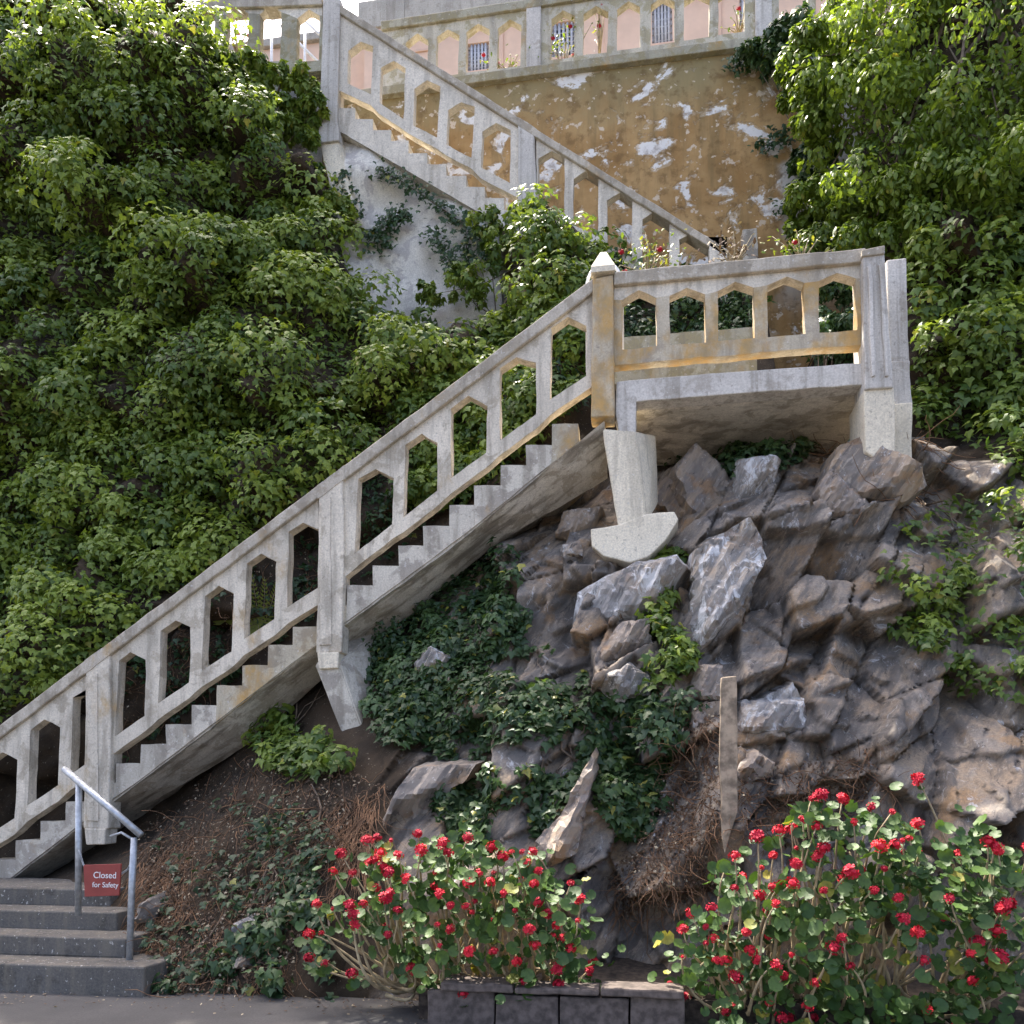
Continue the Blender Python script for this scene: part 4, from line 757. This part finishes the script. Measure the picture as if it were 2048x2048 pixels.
runner_ivy('ivy', [L(c3, (1010,1400),(1060,1300),(1130,1200)), L(c3, (870,940),(960,935),(1060,900),(980,850)), L(c3, (680,440),(760,430),(860,420))], YW - .04, 'dark ivy stems reaching over the rusty wall from the tree', 40, (.05, .09))
# leafy tree hanging over the wall at the right, its limbs and crown
def leafy(name, label, cat, clumps, per, size, mat, kind, bright, trunk, group=None, yellow=.02, bt=.1):
    cen = np.array([P((x, y), Y) for x, y, Y, r in clumps]); rad = np.array([r for *_, r in clumps])
    nsub = 9; sub = np.repeat(cen, nsub, 0) + unit(rng.normal(0, 1, (len(cen) * nsub, 3)) + [0, -.3, .1]) * (np.repeat(rad, nsub) * rng.uniform(.45, 1, len(cen) * nsub))[:, None]; sr = np.repeat(rad, nsub) * rng.uniform(.28, .48, len(cen) * nsub)
    d = unit(rng.normal(0, 1, (len(sub) * per, 3)) + [0, -.25, .2]); pos = np.repeat(sub, per, 0) + d * (np.repeat(sr, per) * rng.uniform(.5, 1.08, len(d)))[:, None]
    tint = np.repeat(rng.normal(bright, .2, len(sub)), per) + rng.normal(0, .13, len(pos)); me = leaves_mesh(pos, d + [0, -.1, .35], rng.uniform(*size, len(pos)), kind, tint, droop=1.3, spread=.5, yellow=yellow)
    t = thing(name, label, cat, group, loc=trunk[0]); f = obj('crown', me, mat); setparent(f, t); f['kind'] = 'stuff'
    tr = [Vector(p) for p in trunk]; tubes('trunk', [(tr, [bt * (1 - .6 * i / (len(tr) - 1)) for i in range(len(tr))])], 'bark', t, 8)
    lst = []
    for k, c in enumerate(cen):
        a_ = tr[min(len(tr) - 1, 1 + k % (len(tr) - 1))]; c = Vector(c); m_ = a_.lerp(c, .5) + Vector((0, 0, -.12)); lst.append(([a_, m_, c], [bt * .35, bt * .22, bt * .08]))
    tubes('limb', lst, 'bark', t); return t
tc = [(1500, 230, 11.2, .7), (1560, 300, 10.9, .75), (1450, 250, 11.4, .45), (1430, 320, 11.5, .35), (1480, 340, 11.2, .6), (1560, 420, 10.8, .75), (1490, 450, 11.1, .5), (1540, 500, 10.8, .6), (1620, 360, 10.6, .8), (1650, 230, 10.9, .9), (1560, 180, 11.3, .8), (1640, 480, 10.4, .7), (1720, 300, 10.6, 1.0), (1740, 430, 10.3, .9), (1800, 240, 10.8, 1.0), (1840, 380, 10.4, 1.0), (1700, 160, 11.2, .9), (1900, 300, 10.6, 1.0), (1480, 190, 11.6, .5), (1930, 460, 10.0, .9), (1590, 540, 10.6, .45), (1400, 300, 11.8, .25), (1425, 370, 11.6, .3), (1440, 470, 11.5, .35), (1420, 520, 11.7, .25), (1470, 520, 11.2, .4), (1630, 110, 11.5, .7), (1810, 130, 11.3, .8)]
leafy('tree', 'bright green leafy tree hanging over the wall at the right of the landing', 'tree', tc, 150, (.055, .12), 'tree', 'oval', .68, [(5.6, 11.6, 6.2), (5.4, 11.4, 8.2), (5.1, 11.2, 10.0), (4.9, 11.2, 12.0), (4.8, 11.3, 13.8)])
ti = [(1340, 245, 12.6, .22), (1370, 225, 12.6, .25), (1400, 220, 12.5, .3), (1385, 260, 12.5, .3), (1415, 290, 12.4, .3), (1430, 210, 12.4, .35), (1360, 260, 12.6, .2), (1460, 400, 12.2, .3), (1440, 450, 12.2, .35), (1450, 510, 12.1, .4), (1480, 540, 12, .4), (1415, 410, 12.5, .18), (1510, 520, 11.8, .4), (1430, 545, 12.2, .25)]
leafy('ivy', 'dark glossy ivy spilling over the wall top in front of the tree', 'ivy', ti, 26, (.07, .12), 'ivy_dark', 'ivy', .45, [(4.6, 12.5, 6), (4.2, 12.4, 8.4), (3.8, 12.4, 10.6), (3.2, 12.5, 12.6)], bt=.04)
th_ = [(30 + 95 * k + rr.uniform(-20, 20), 228 + rr.uniform(-30, 25) - 8 * (k % 2), 11.3 + rr.uniform(-.3, .4), rr.uniform(.45, .7)) for k in range(-2, 5)] + [(60, 190, 11.5, .4), (150, 195, 11.5, .4), (230, 190, 11.5, .35), (300, 200, 11.4, .35), (455, 215, 11.2, .35), (405, 195, 11.3, .4), (470, 290, 11.0, .4), (360, 260, 10.9, .5)]
leafy('shrub', 'sunlit green shrub crowning the ivy at the left end of the top railing', 'shrub', th_, 70, (.07, .12), 'tree', 'ivy', .65, [(-7.5, 11.8, 10.5), (-7.6, 11.7, 12), (-7.7, 11.6, 13.4)], bt=.07)
leafy('ivy', 'leafy ivy tuft standing behind the last landing opening', 'ivy', [(1460, 620, 10.3, .3), (1492, 640, 10.2, .32), (1475, 690, 10.0, .3), (1497, 600, 10.4, .3), (1445, 680, 10.2, .22)], 40, (.05, .10), 'ivy_dark', 'ivy', .5, [(2.3, 10.6, 5.7), (2.35, 10.5, 6.4), (2.4, 10.4, 7.0)], bt=.03)
td = [(520, 275, 11.0, .3), (560, 285, 11.05, .3), (600, 290, 11.05, .28), (640, 295, 11.1, .25), (655, 335, 11.1, .2), (620, 335, 11.05, .28), (570, 330, 11.0, .32), (525, 340, 10.95, .35), (550, 385, 10.95, .32), (600, 365, 11.0, .22), (520, 420, 10.9, .35), (565, 430, 10.95, .2), (650, 380, 11.1, .14), (655, 440, 11.05, .2), (690, 500, 11, .25)]
leafy('ivy', 'curtain of ivy hanging from the top landing beside its post', 'ivy', td, 46, (.07, .13), 'ivy', 'ivy', .45, [(-5.6, 11.2, 9.8), (-5.5, 11.2, 11.2), (-5.2, 11.22, 12.6)], bt=.03)
tp = [(930, 515, 11.1, .26), (945, 560, 11.0, .3), (880, 600, 11.05, .26), (835, 625, 11.0, .2), (915, 610, 11.0, .3), (985, 520, 11.0, .34), (1030, 540, 11.0, .3), (1010, 500, 11.05, .26)]
leafy('ivy', 'ivy clump climbing over the right part of the white plaster wall', 'ivy', tp, 34, (.05, .10), 'ivy', 'ivy', .42, [(-2.2, 11.2, 7.6), (-1.9, 11.2, 8.4), (-1.4, 11.2, 9.2)], bt=.03)
tz = [(60, 60, 22, 1.6), (170, 20, 22, 1.7), (-20, 120, 21.5, 1.6), (260, 70, 22, 1.3), (120, 110, 21.5, 1.5), (340, 110, 22, 1.0), (220, 130, 21.5, 1.2), (300, 20, 22.5, 1.2), (40, -20, 22.5, 1.5)]
leafy('tree', 'tall grey green tree far behind the left end of the terrace', 'tree', tz, 130, (.12, .22), 'ivy', 'oval', .4, [(-17, 22.5, 13), (-17, 22.5, 16), (-16.8, 22.4, 19), (-16.6, 22.3, 22)], bt=.22)
tl = [(-60 + 75 * k + rr.uniform(-20, 20), rr.uniform(110, 215), 14.2 + rr.uniform(-.4, .4), rr.uniform(.5, .8)) for k in range(7)]
leafy('tree', 'reddish brown leaved tree on the terrace behind the left shrub', 'tree', tl, 60, (.09, .15), 'dry', 'oval', .5, [(-11, 15, 13), (-11, 15, 15), (-11, 15, 17.5)], yellow=.25)
def flower_plant(name, label, cx, cy, Y, wpx, hpx, n, redn, mats=('tree', 'flower'), ground=None):
    cen = P((cx, cy), Y); sc_ = Y / FPX; base = Vector((cen.x, Y, cen.z - hpx * sc_)); t = thing(name, label, 'plant', loc=base)
    pos = np.array(cen) + rng.normal(0, 1, (n, 3)) * [wpx * sc_ * .45, .12, hpx * sc_ * .45]; f = obj('foliage', leaves_mesh(pos, np.tile([0, -.6, .6], (n, 1)), rng.uniform(.04, .08, n), 'oval', rng.normal(.6, .2, n), yellow=.35), mats[0]); setparent(f, t); f['kind'] = 'stuff'
    tubes('stem', [([base, base.lerp(Vector(pos[k]), .6) + Vector((.02, 0, .03)), Vector(pos[k])], [.012, .008, .004]) for k in range(0, n, max(1, n // 14))], 'stem', t)
    for k in range(redn):
        o = obj('flower_head', FLOWER, None); q = Vector(pos[rng.integers(n)]) + Vector((0, -.06, .05)); o.location = q; o.scale = (.8,) * 3; setparent(o, t)

# geranium flower head: a ball of small five petalled florets
def flower_mesh(nf=16, seed=1):
    r = np.random.default_rng(seed); V, Fc = [], []
    for k in range(nf):
        d = r.normal(0, 1, 3); d[2] += .35; d[1] -= .2; d /= np.linalg.norm(d); a_ = np.cross(d, r.normal(0, 1, 3)); a_ /= np.linalg.norm(a_); b_ = np.cross(d, a_); c = d * r.uniform(.028, .040) * np.array([1.15, 1.1, .9]); s_ = r.uniform(.017, .023)
        for q in range(5):
            t0 = 2 * math.pi * q / 5; o = len(V); V.append(c)
            for dt, rad_, h_ in ((-.5, .75, .002), (-.22, 1.05, .006), (.22, 1.05, .006), (.5, .75, .002)): V.append(c + (a_ * math.cos(t0 + dt) + b_ * math.sin(t0 + dt)) * s_ * rad_ + d * h_)
            Fc += [(o, o + 1, o + 2), (o, o + 2, o + 3), (o, o + 3, o + 4)]
    bmc = bmesh.new(); bmesh.ops.create_icosphere(bmc, subdivisions=1, radius=.030); o = len(V); V += [np.array(v.co) * [1.1, 1.05, .85] for v in bmc.verts]; Fc += [tuple(q.index + o for q in f.verts) for f in bmc.faces]; bmc.free()
    me = mesh(V, Fc, 'flower_head'); me.materials.append(M['flower']); return me
FLOWER = flower_mesh(); FLOWERS = [flower_mesh(18, 2), flower_mesh(13, 3), flower_mesh(22, 4), flower_mesh(9, 5)]
flower_plant('flowering_plant', 'yellow and red flowering plant behind the wall railing beside its post', *c2(1500, 310), 12.98, 55, 50, 160, 5)
flower_plant('flowering_plant', 'low yellowish plant in the opening left of the wall railing post', *c2(1150, 420), 12.98, 45, 16, 70, 2)
flower_plant('flowering_plant', 'single red bloom on a thin stem in the wall railing opening', *c2(1735, 170), 12.98, 10, 60, 14, 2)
flower_plant('flowering_plant', 'small yellow leaved sprig in the wall railing near the tree', *c3(740, 150), 12.98, 22, 22, 30, 1)
flower_plant('flowering_plant', 'red and yellow plant behind the top landing railing', *c1(950, 230), 12.2, 30, 50, 150, 6)
flower_plant('flowering_plant', 'pink and yellow flowers rising behind the left end of the landing railing', *c3(150, 1640), 10.2, 60, 45, 150, 3)
flower_plant('flowering_plant', 'pale dry flowers behind the middle of the landing railing', *c3(700, 1600), 10.4, 45, 35, 110, 0, ('dry', 'flower'))
flower_plant('flowering_plant', 'dusty shrub with small blooms behind the landing railing near its end post', *c3(1130, 1600), 10.4, 60, 30, 130, 1)

# ------------------------------------------------------------------ bed, block edging, steps, handrail, sign, board
bedv = [(-1.55, 5.86, .2), (4.6, 5.86, .2), (4.6, 7.2, .42), (-1.55, 7.0, .32)]
tag(obj('flower_bed', mesh([(x, y, z) for x, y, z in bedv] + [(x, y, -.05) for x, y, z in bedv], [(0, 1, 2, 3), (0, 4, 5, 1), (3, 7, 4, 0), (1, 5, 6, 2), (2, 6, 7, 3)]), 'mortar_soil'), 'dark earth bed at the foot of the cliff', None, None, 'structure')
ed = thing('edging_wall', 'low wall of reddish grey blocks in front of the flower bed', 'wall', loc=(-.5, 5.8, 0))
xx = P((838, 1740), 5.8).x; k = 0
XE = P((1282, 1740), 5.8).x
while xx < XE - .3:
    wd_ = rr.uniform(.36, .5)
    if not (1.05 < xx < 1.9): box('block', xx, xx + wd_ - .012, 5.70 + rr.uniform(-.01, .01), 5.855, -.02, .235 + rr.uniform(-.012, .012), 'block', ed, .007, .012, .12)
    xx += wd_
xx = P((838, 1740), 5.8).x + .1
while xx < XE - .45:
    wd_ = rr.uniform(.5, .7)
    if not (.9 < xx < 1.95): box('coping', xx, xx + wd_ - .01, 5.66, 5.9, .25, .30 + rr.uniform(-.012, .012), 'block', ed, .007, .012, .12)
    xx += wd_
# short stair at the left with its pipe handrail and the sign on a chain
en = thing('entrance_steps', 'dark concrete entrance steps at the foot of the lower flight', 'steps', loc=(-6.6, 6.4, 0))
ytop = [1703, 1656, 1612, 1570]
for k, (x1, y0_, z1_) in enumerate(((P((386, 1700), 6.15).x, 6.15, .23), (P((358, 1655), 6.5).x, 6.5, .39), (P((345, 1600), 6.85).x, 6.85, .55), (P((335, 1560), 7.2).x, 7.2, .71))): box('step', -8.6, x1, y0_, y0_ + .9 - .002 * k, -.02 if k == 0 else z1_ - .168, z1_, 'dark_conc', en, .008, .014, .2)
hr = thing('pipe_handrail', 'grey galvanised pipe handrail with bent post beside the entrance steps', 'handrail', loc=P((365, 1690), 6.45))
YH = 6.45; tubes('post', [([P((364, 1694), YH), P((368, 1560), YH), P((372, 1478), YH)], .028)], 'pipe', hr, 10); tubes('rail', [([P((383, 1474), YH), P((325, 1424), YH + .02), P((262, 1370), YH + .15)], .03)], 'pipe', hr, 10)
tubes('post', [([P((284, 1600), YH + .15), P((285, 1392), YH + .12)], .028)], 'pipe', hr, 10); tubes('bracket', [([P((372, 1482), YH), P((352, 1470), YH), P((335, 1476), YH)], .012)], 'pipe', hr, 6)
ch = [P((x, y), YH + .02) for x, y in ((370, 1510), (362, 1528), (350, 1536), (330, 1539), (312, 1538), (300, 1534), (292, 1520), (286, 1500))]
ct = thing('chain', 'thin chain hung across the entrance between the handrail posts', 'chain', loc=ch[0])
for k in range(70):
    f = k / 69 * (len(ch) - 1); i = min(int(f), len(ch) - 2); p = ch[i].lerp(ch[i + 1], f - i); d = (ch[i + 1] - ch[i]).normalized() * .016; s_ = Vector((0, .008, 0)) if k % 2 else Vector((0, 0, .008)); lk_ = [p - d, p - d * .5 + s_, p + d * .5 + s_, p + d, p + d * .5 - s_, p - d * .5 - s_, p - d]
    setparent(tubes('link', [(lk_, .0032)], 'pipe', None, 4), ct)
sg = thing('sign', 'red sign with white lettering hanging from the chain', 'sign', loc=P((322, 1570), YH)); prism('board', [(292, 1521), (351, 1519), (348, 1569), (294, 1571)], YH - .012, YH + .006, 'sign', sg, 0, .003)
def text(s_, px, Y, size, parent):
    c = bpy.data.curves.new('lettering', 'FONT'); c.body = s_; c.size = size; c.align_x = 'RIGHT'; c.extrude = .0008; c.shear = .0
    o = bpy.data.objects.new('lettering', c); COL.objects.link(o); dg = bpy.context.evaluated_depsgraph_get(); me = bpy.data.meshes.new_from_object(o.evaluated_get(dg)); bpy.data.objects.remove(o)
    me.materials.clear(); q = obj('lettering', me, 'letters'); q.location = P(px, Y); q.rotation_euler = (math.pi / 2, 0, 0); setparent(q, parent); q.matrix_parent_inverse = Matrix.Translation(-Vector(parent.location))
text('Closed', (344, 1542), YH - .0145, .075, sg); text('for Safety', (347, 1556.5), YH - .0145, .062, sg)
tubes('cord', [([P((300, 1521), YH), P((302, 1538), YH + .015)], .003), ([P((344, 1520), YH), P((342, 1537), YH + .015)], .003)], 'pipe', sg, 4)
bp = [(1296, 1226), (1320, 1224), (1321, 1400), (1320, 1440), (1300, 1502), (1297, 1480), (1292, 1360)]; Yb_ = float(hits([(1306, 1380), (1306, 1300)])[0][:, 1].min()) - .3
o = prism('wooden_board', bp, Yb_, Yb_ + .05, 'wood', None, .01, .006, .1); tag(o, 'grey splintered wooden board standing upright against the rocks', 'board')

# ------------------------------------------------------------------ dry stems and litter
def dry_growth(poly, n, label, length=.5, leaves=300, mat='twig', hang=.5, off=.03, r=(.002, .006)):
    p, ok = hits(sample(poly, n)); p = p[ok]; lst = []
    for q in p:
        s_ = Vector(q) + Vector((0, -off, 0)); d = Vector((rng.normal(0, .5), -.35, rng.normal(0, .4) - hang)).normalized(); pts = [s_.copy()]; ln = length * rng.uniform(.3, 1.2)
        for _ in range(6): d = (d + Vector((rng.normal(0, .35), rng.normal(0, .15), rng.normal(0, .3) - .12 * hang))).normalized(); s_ = s_ + d * ln / 6; h = float(look_H(np.array([s_.x]), np.array([s_.z]))[0]); s_.y = min(s_.y, h - .01); pts.append(s_.copy())
        rr_ = rng.uniform(*r); lst.append((pts, [rr_ * (1 - .1 * i) for i in range(7)]))
    t = thing('dry_growth', label, 'dry plant', loc=tuple(p[0])); f = tubes('stem', lst, mat, t, 4); f['kind'] = 'stuff'
    if leaves:
        q, ok = hits(sample(poly, leaves)); q = q[ok]; n_ = normals_at(q); q = q + n_ * rng.uniform(.0, .12, len(q))[:, None]; f = obj('dead_leaves', leaves_mesh(q, n_, rng.uniform(.015, .045, len(q)), 'scrap', rng.random(len(q)), droop=.4, spread=1, yellow=.15), 'dry'); setparent(f, t); f['kind'] = 'stuff'
polyK = [(400, 1500), (520, 1420), (640, 1400), (700, 1480), (640, 1560), (560, 1600), (560, 1720), (400, 1720)]
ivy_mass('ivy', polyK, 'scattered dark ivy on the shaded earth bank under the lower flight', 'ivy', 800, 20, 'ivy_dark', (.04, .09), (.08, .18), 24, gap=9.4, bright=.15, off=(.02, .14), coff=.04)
dry_growth([(390, 1470), (560, 1350), (740, 1380), (700, 1480), (660, 1560), (620, 1720), (400, 1730)], 520, 'tangle of dry brown stems on the earth bank under the lower flight', .45, 5200)
dry_growth([(380, 1490), (470, 1470), (460, 1600), (390, 1640)], 160, 'rust coloured dry fern stalks beside the pipe handrail', .5, 300, hang=.9)
dry_growth([(690, 1420), (770, 1390), (740, 1500), (690, 1540)], 190, 'bunch of orange brown dead stalks above the left geranium bush', .6, 100, hang=1.0)
dry_growth([(1190, 1280), (1290, 1260), (1295, 1420), (1280, 1560), (1130, 1610), (1120, 1540), (1190, 1470)], 420, 'dusty dead vines left of the wooden board', .35, 2400)
dry_growth([(1320, 1390), (1520, 1330), (1560, 1400), (1420, 1500), (1320, 1480)], 230, 'grey dead creepers under the overhanging rocks at the right', .35, 700)
dry_growth([(1440, 850), (1590, 860), (1600, 940), (1560, 960), (1450, 890)], 150, 'grey tangle of roots at the foot of the end pier', .6, 60, hang=.25, r=(.004, .009))
dry_growth([(1030, 660), (1085, 660), (1085, 730), (1030, 740)], 90, 'reddish dead stems behind the top opening of the lower railing', .4, 90, hang=.9)
dry_growth([(800, 730), (900, 700), (930, 900), (800, 900), (790, 800)], 170, 'brown hanging roots on the bank behind the middle of the lower railing', .45, 150, hang=.9)
dry_growth([(340, 1200), (660, 1000), (660, 1120), (340, 1360)], 170, 'dark brown litter and stems behind the lowest railing openings', .4, 900, hang=.4)
# bracken seen through the railing
def fern(px, label, hgt=.75, n=5):
    b = hit1(px); b.y -= .08; t = thing('fern', label, 'fern', loc=b); pos, nor = [], []; 
    for k in range(n):
        ang = -.7 + 1.4 * k / (n - 1); pts = [b + Vector((math.sin(ang) * hgt * s_ * .7, -.25 * s_ * s_, hgt * (s_ - .25 * s_ * s_ * abs(ang)))) for s_ in np.linspace(0, 1, 9)]; fr = tubes('frond', [(pts, [.005 - .0004 * i for i in range(9)])], 'stem', t, 4)
        V, Fc = [], []
        for i in range(1, 9):
            for sd_ in (-1, 1):
                for h_ in (0, .5):
                    p = pts[i - 1].lerp(pts[i], h_); w_ = .15 * (1 - (i + h_) / 9.5) + .02; tn = (pts[i] - pts[i - 1]).normalized(); sdv = Vector((sd_ * tn.z, -.1, -sd_ * tn.x)); o = len(V); V += [p, p + sdv * w_ * .5 + tn * .02, p + sdv * w_ + tn * .03, p + sdv * w_ * .5 - tn * .015]; Fc.append((o, o + 1, o + 2, o + 3))
        me = mesh(V, Fc); at = me.attributes.new('tint', 'FLOAT_COLOR', 'POINT'); at.data.foreach_set('color', np.tile(np.array([.6, .35, 0, 1], np.float32), len(V))); lf = obj('pinnae', me, 'tree'); lf.parent = fr
fern((572, 1165), 'yellow green fern behind the fourth opening of the lowest railing bay', .75); fern((520, 1140), 'small green fern behind the third opening of the lowest railing bay', .5)
# litter on the ground
n = 900; lp = np.stack([rng.uniform(-5.4, 3.5, n), 6.35 - np.abs(rng.normal(0, .28, n)), np.full(n, .006)], 1); lp[:, 2] += rng.uniform(0, .012, n)
tag(obj('leaf_litter', leaves_mesh(lp, np.tile([0, 0, 1.5], (n, 1)), rng.uniform(.012, .04, n), 'scrap', rng.random(n), droop=0, spread=1, yellow=.3), 'dry'), 'dead leaves and grit scattered along the foot of the bank', 'litter', None, 'stuff')

# ------------------------------------------------------------------ geranium bushes
fl1 = [(285,405),(235,510),(140,705),(230,735),(290,690),(335,715),(360,770),(370,830),(90,885),(165,880),(95,1025),(188,1058),(350,1120),(440,325),(500,310),(578,325),(740,285),(760,385),(625,415),(520,400),(490,440),(450,455),(530,480),(355,520),(565,515),(670,555),(490,610),(570,640),(545,670),(415,705),(620,745),(545,840),(560,890),(890,345),(925,400),(845,520),(845,600),(865,645),(935,715),(1040,310),(1185,365),(1300,395),(1365,395),(1425,390),(1250,420),(1395,460),(1460,510),(1105,520),(1045,575),(1195,520),(1170,575),(1250,640),(1435,585),(1460,695),(1360,545),(1655,580),(1700,675),(1695,805),(1080,690),(1030,720),(1065,755),(1190,820),(860,830),(930,855),(1320,745),(1515,765),(1405,860),(1475,890),(1550,895),(1605,910),(1570,835),(1440,950),(1655,970),(870,955),(1050,990),(1195,990),(1330,1050),(1575,1090),(1785,1050),(1770,1100),(710,1095),(1370,1165),(1580,1185),(1675,1200),(1370,1260),(1010,1240),(920,1265),(1525,1245),(1410,1345),(1115,1370)]
fl2 = [(1265,450),(1210,470),(1410,470),(1600,525),(1730,555),(1155,605),(1245,645),(1480,620),(1085,665),(1000,675),(865,715),(1110,790),(1285,790),(1250,840),(965,835),(715,840),(660,900),(885,915),(1110,890),(770,980),(715,1045),(970,1040),(1010,1010),(1090,1015),(880,1090),(980,1145),(940,1190),(570,1175),(435,1210),(380,1310),(530,1295),(580,1370),(530,1400),(480,1460),(490,1500),(380,1490),(790,1330),(925,1350),(820,1450),(860,1510),(660,1515),(605,1515),(1080,1475),(985,1540),(720,1620),(300,1660),(395,1755),(710,1800),(660,1840),(940,1785),(1300,1610),(1235,1655),(1030,1610),(1460,1550),(1410,1370),(1355,1430),(1290,1060),(1430,980),(1465,945),(1520,930),(1680,920),(1650,775),(1755,765),(1800,740),(1840,725),(1785,820),(1880,810),(1895,630),(1610,1060),(1800,1245),(1770,1110),(1610,1200),(1895,1330),(1895,345),(1015,1880),(1075,1880),(1225,1880),(1185,1810)]
fl1 = [c10(*p) for p in fl1]; fl2 = [c9(*p) for p in fl2] + [(rr.uniform(1610, 1800), rr.uniform(1480, 1790)) for _ in range(26)]
LEAVES = [leaves_mesh(np.zeros((1, 3)), np.array([[0, 0, 9.]]), np.ones(1), 'round', np.array([.15 + .14 * k]), yellow=0) for k in range(6)] + [leaves_mesh(np.zeros((1, 3)), np.array([[0, 0, 9.]]), np.ones(1), 'round', np.array([.7]), yellow=1)]
for lm in LEAVES: lm.materials.append(M['geran'])
def geranium(label, flowers, cpx, Yc, rx, ry, rz, base_px, outline, dense, yel_c):
    C = P(cpx, Yc); base = P(base_px, Yc); base.z = .22; t = thing('geranium_bush', label, 'bush', loc=base); r = random.Random(len(flowers))
    def front(px):     # the bush's rounded front
        q = P(px, Yc); k = 1 - min(1, ((q.x - C.x) / rx) ** 2 + ((q.z - C.z) / rz) ** 2); return Yc - ry * math.sqrt(max(0, k))
    tips = []
    for k, px in enumerate(flowers):
        Y = front(px) - r.uniform(0, .1) + (.25 if r.random() < .2 else 0); p = P(px, Y); o = obj('flower_head', FLOWERS[k % 4], None); o.location = p; s_ = r.choice([.45, .65, .75, .85, .95, 1.05]) * r.uniform(.9, 1.1); o.scale = (s_, s_, s_); o.rotation_euler = (r.uniform(-.5, .5), r.uniform(-.5, .5), r.uniform(0, 6)); setparent(o, t); tips.append(p)
    bases = [base + Vector((rx * o_, r.uniform(-.05, .12), -.03)) for o_ in (-.42, -.15, .12, .4)]
    bare = []
    for k in range(26):
        px = r.choice(list(outline)); q = P(px, Yc - .05); bare.append(C.lerp(q, r.uniform(.3, .9)) + Vector((r.gauss(0, .12), -.1, r.gauss(0, .1))))
    lst = []
    for p in tips + bare:
        base = min(bases, key=lambda b_: abs(b_.x - p.x) + r.uniform(0, .5))
        m1 = base.lerp(p, .4) + Vector((r.gauss(0, .2), r.gauss(.05, .12), r.gauss(-.16, .14))); m2 = base.lerp(p, .8) + Vector((r.gauss(0, .12), .06, r.gauss(-.10, .1))); lst.append(([base + Vector((r.gauss(0, .1), r.gauss(.05, .05), -.05)), m1, m2, p], [.016, .012, .007, .004]))
    def curve(pts, n=9):
        out = []
        for i in range(n + 1):
            s_ = i / n; a_ = [p for p in pts]
            while len(a_) > 1: a_ = [x.lerp(y, s_) for x, y in zip(a_, a_[1:])]
            out.append(a_[0])
        return out
    tubes('stems', [(curve(p), np.interp(np.linspace(0, 1, 10), [0, .4, .8, 1], rad_)) for p, rad_ in lst], 'stem', t, 5).name = 'stem'
    big = []; pts = sample(outline, dense); gate = fbm(pts[:, 0] / 40, pts[:, 1] / 40, 1.0, len(flowers)); pts = pts[gate > -.16]
    P3 = []
    for px in pts[::7]:
        q = P(px, front(px) + abs(r.gauss(0, .2)) - .02); rad_ = r.uniform(.05, .14)
        for _ in range(r.randint(4, 10)): P3.append(q + Vector((r.gauss(0, rad_), r.gauss(0, .07), r.gauss(0, rad_ * .8))))
    for p in tips:
        for _ in range(3): P3.append(p + Vector((r.gauss(0, .06), .06 + r.gauss(0, .03), -.06 + r.gauss(0, .04))))
    P3 = np.array(P3); order = np.argsort(P3[:, 1]); near, rest = order[:290], order[290:]; yc = P(yel_c, Yc)
    for i in near:
        p = Vector(P3[i]); yl = (p - yc).length; k = 6 if (yl < .28 and r.random() < .5) or r.random() < .035 else r.randrange(6)
        if (p.z > C.z + .25 * rz) and k < 3: k += 2  # paler tints in the upper part: the bush's sunlit top put into leaf colour
        o = obj('leaf', LEAVES[k], None); o.location = p; s_ = r.uniform(.055, .105); o.scale = (s_, s_, s_); o.rotation_euler = (math.radians(r.gauss(52, 24)), r.gauss(0, .35), r.gauss(0, .8)); setparent(o, t)
    q = P3[rest]; f = obj('leaf', leaves_mesh(q, np.tile([0, -.8, .7], (len(q), 1)), rng.uniform(.05, .10, len(q)), 'round', rng.normal(.3, .2, len(q)), droop=.5, yellow=.03), 'geran'); setparent(f, t); f['kind'] = 'stuff'
o1 = [(645, 1640), (690, 1530), (760, 1480), (850, 1480), (950, 1490), (1050, 1510), (1085, 1580), (1100, 1700), (1060, 1760), (960, 1770), (860, 1720), (760, 1690), (680, 1690)]
o2 = [(1210, 1700), (1260, 1610), (1310, 1520), (1400, 1440), (1480, 1420), (1610, 1450), (1760, 1470), (1820, 1600), (1810, 1760), (1640, 1775), (1420, 1775), (1300, 1740), (1230, 1740)]
geranium('red flowering geranium bush with bare twisted stems and some yellow leaves', fl1, (870, 1620), 6.05, 1.12, .42, .78, (900, 1735), o1, 700, (800, 1540))
geranium('red flowering geranium bush at the right below the streaked rocks', fl2, (1530, 1610), 5.95, 1.5, .45, .95, (1500, 1740), o2, 1250, (1740, 1450))
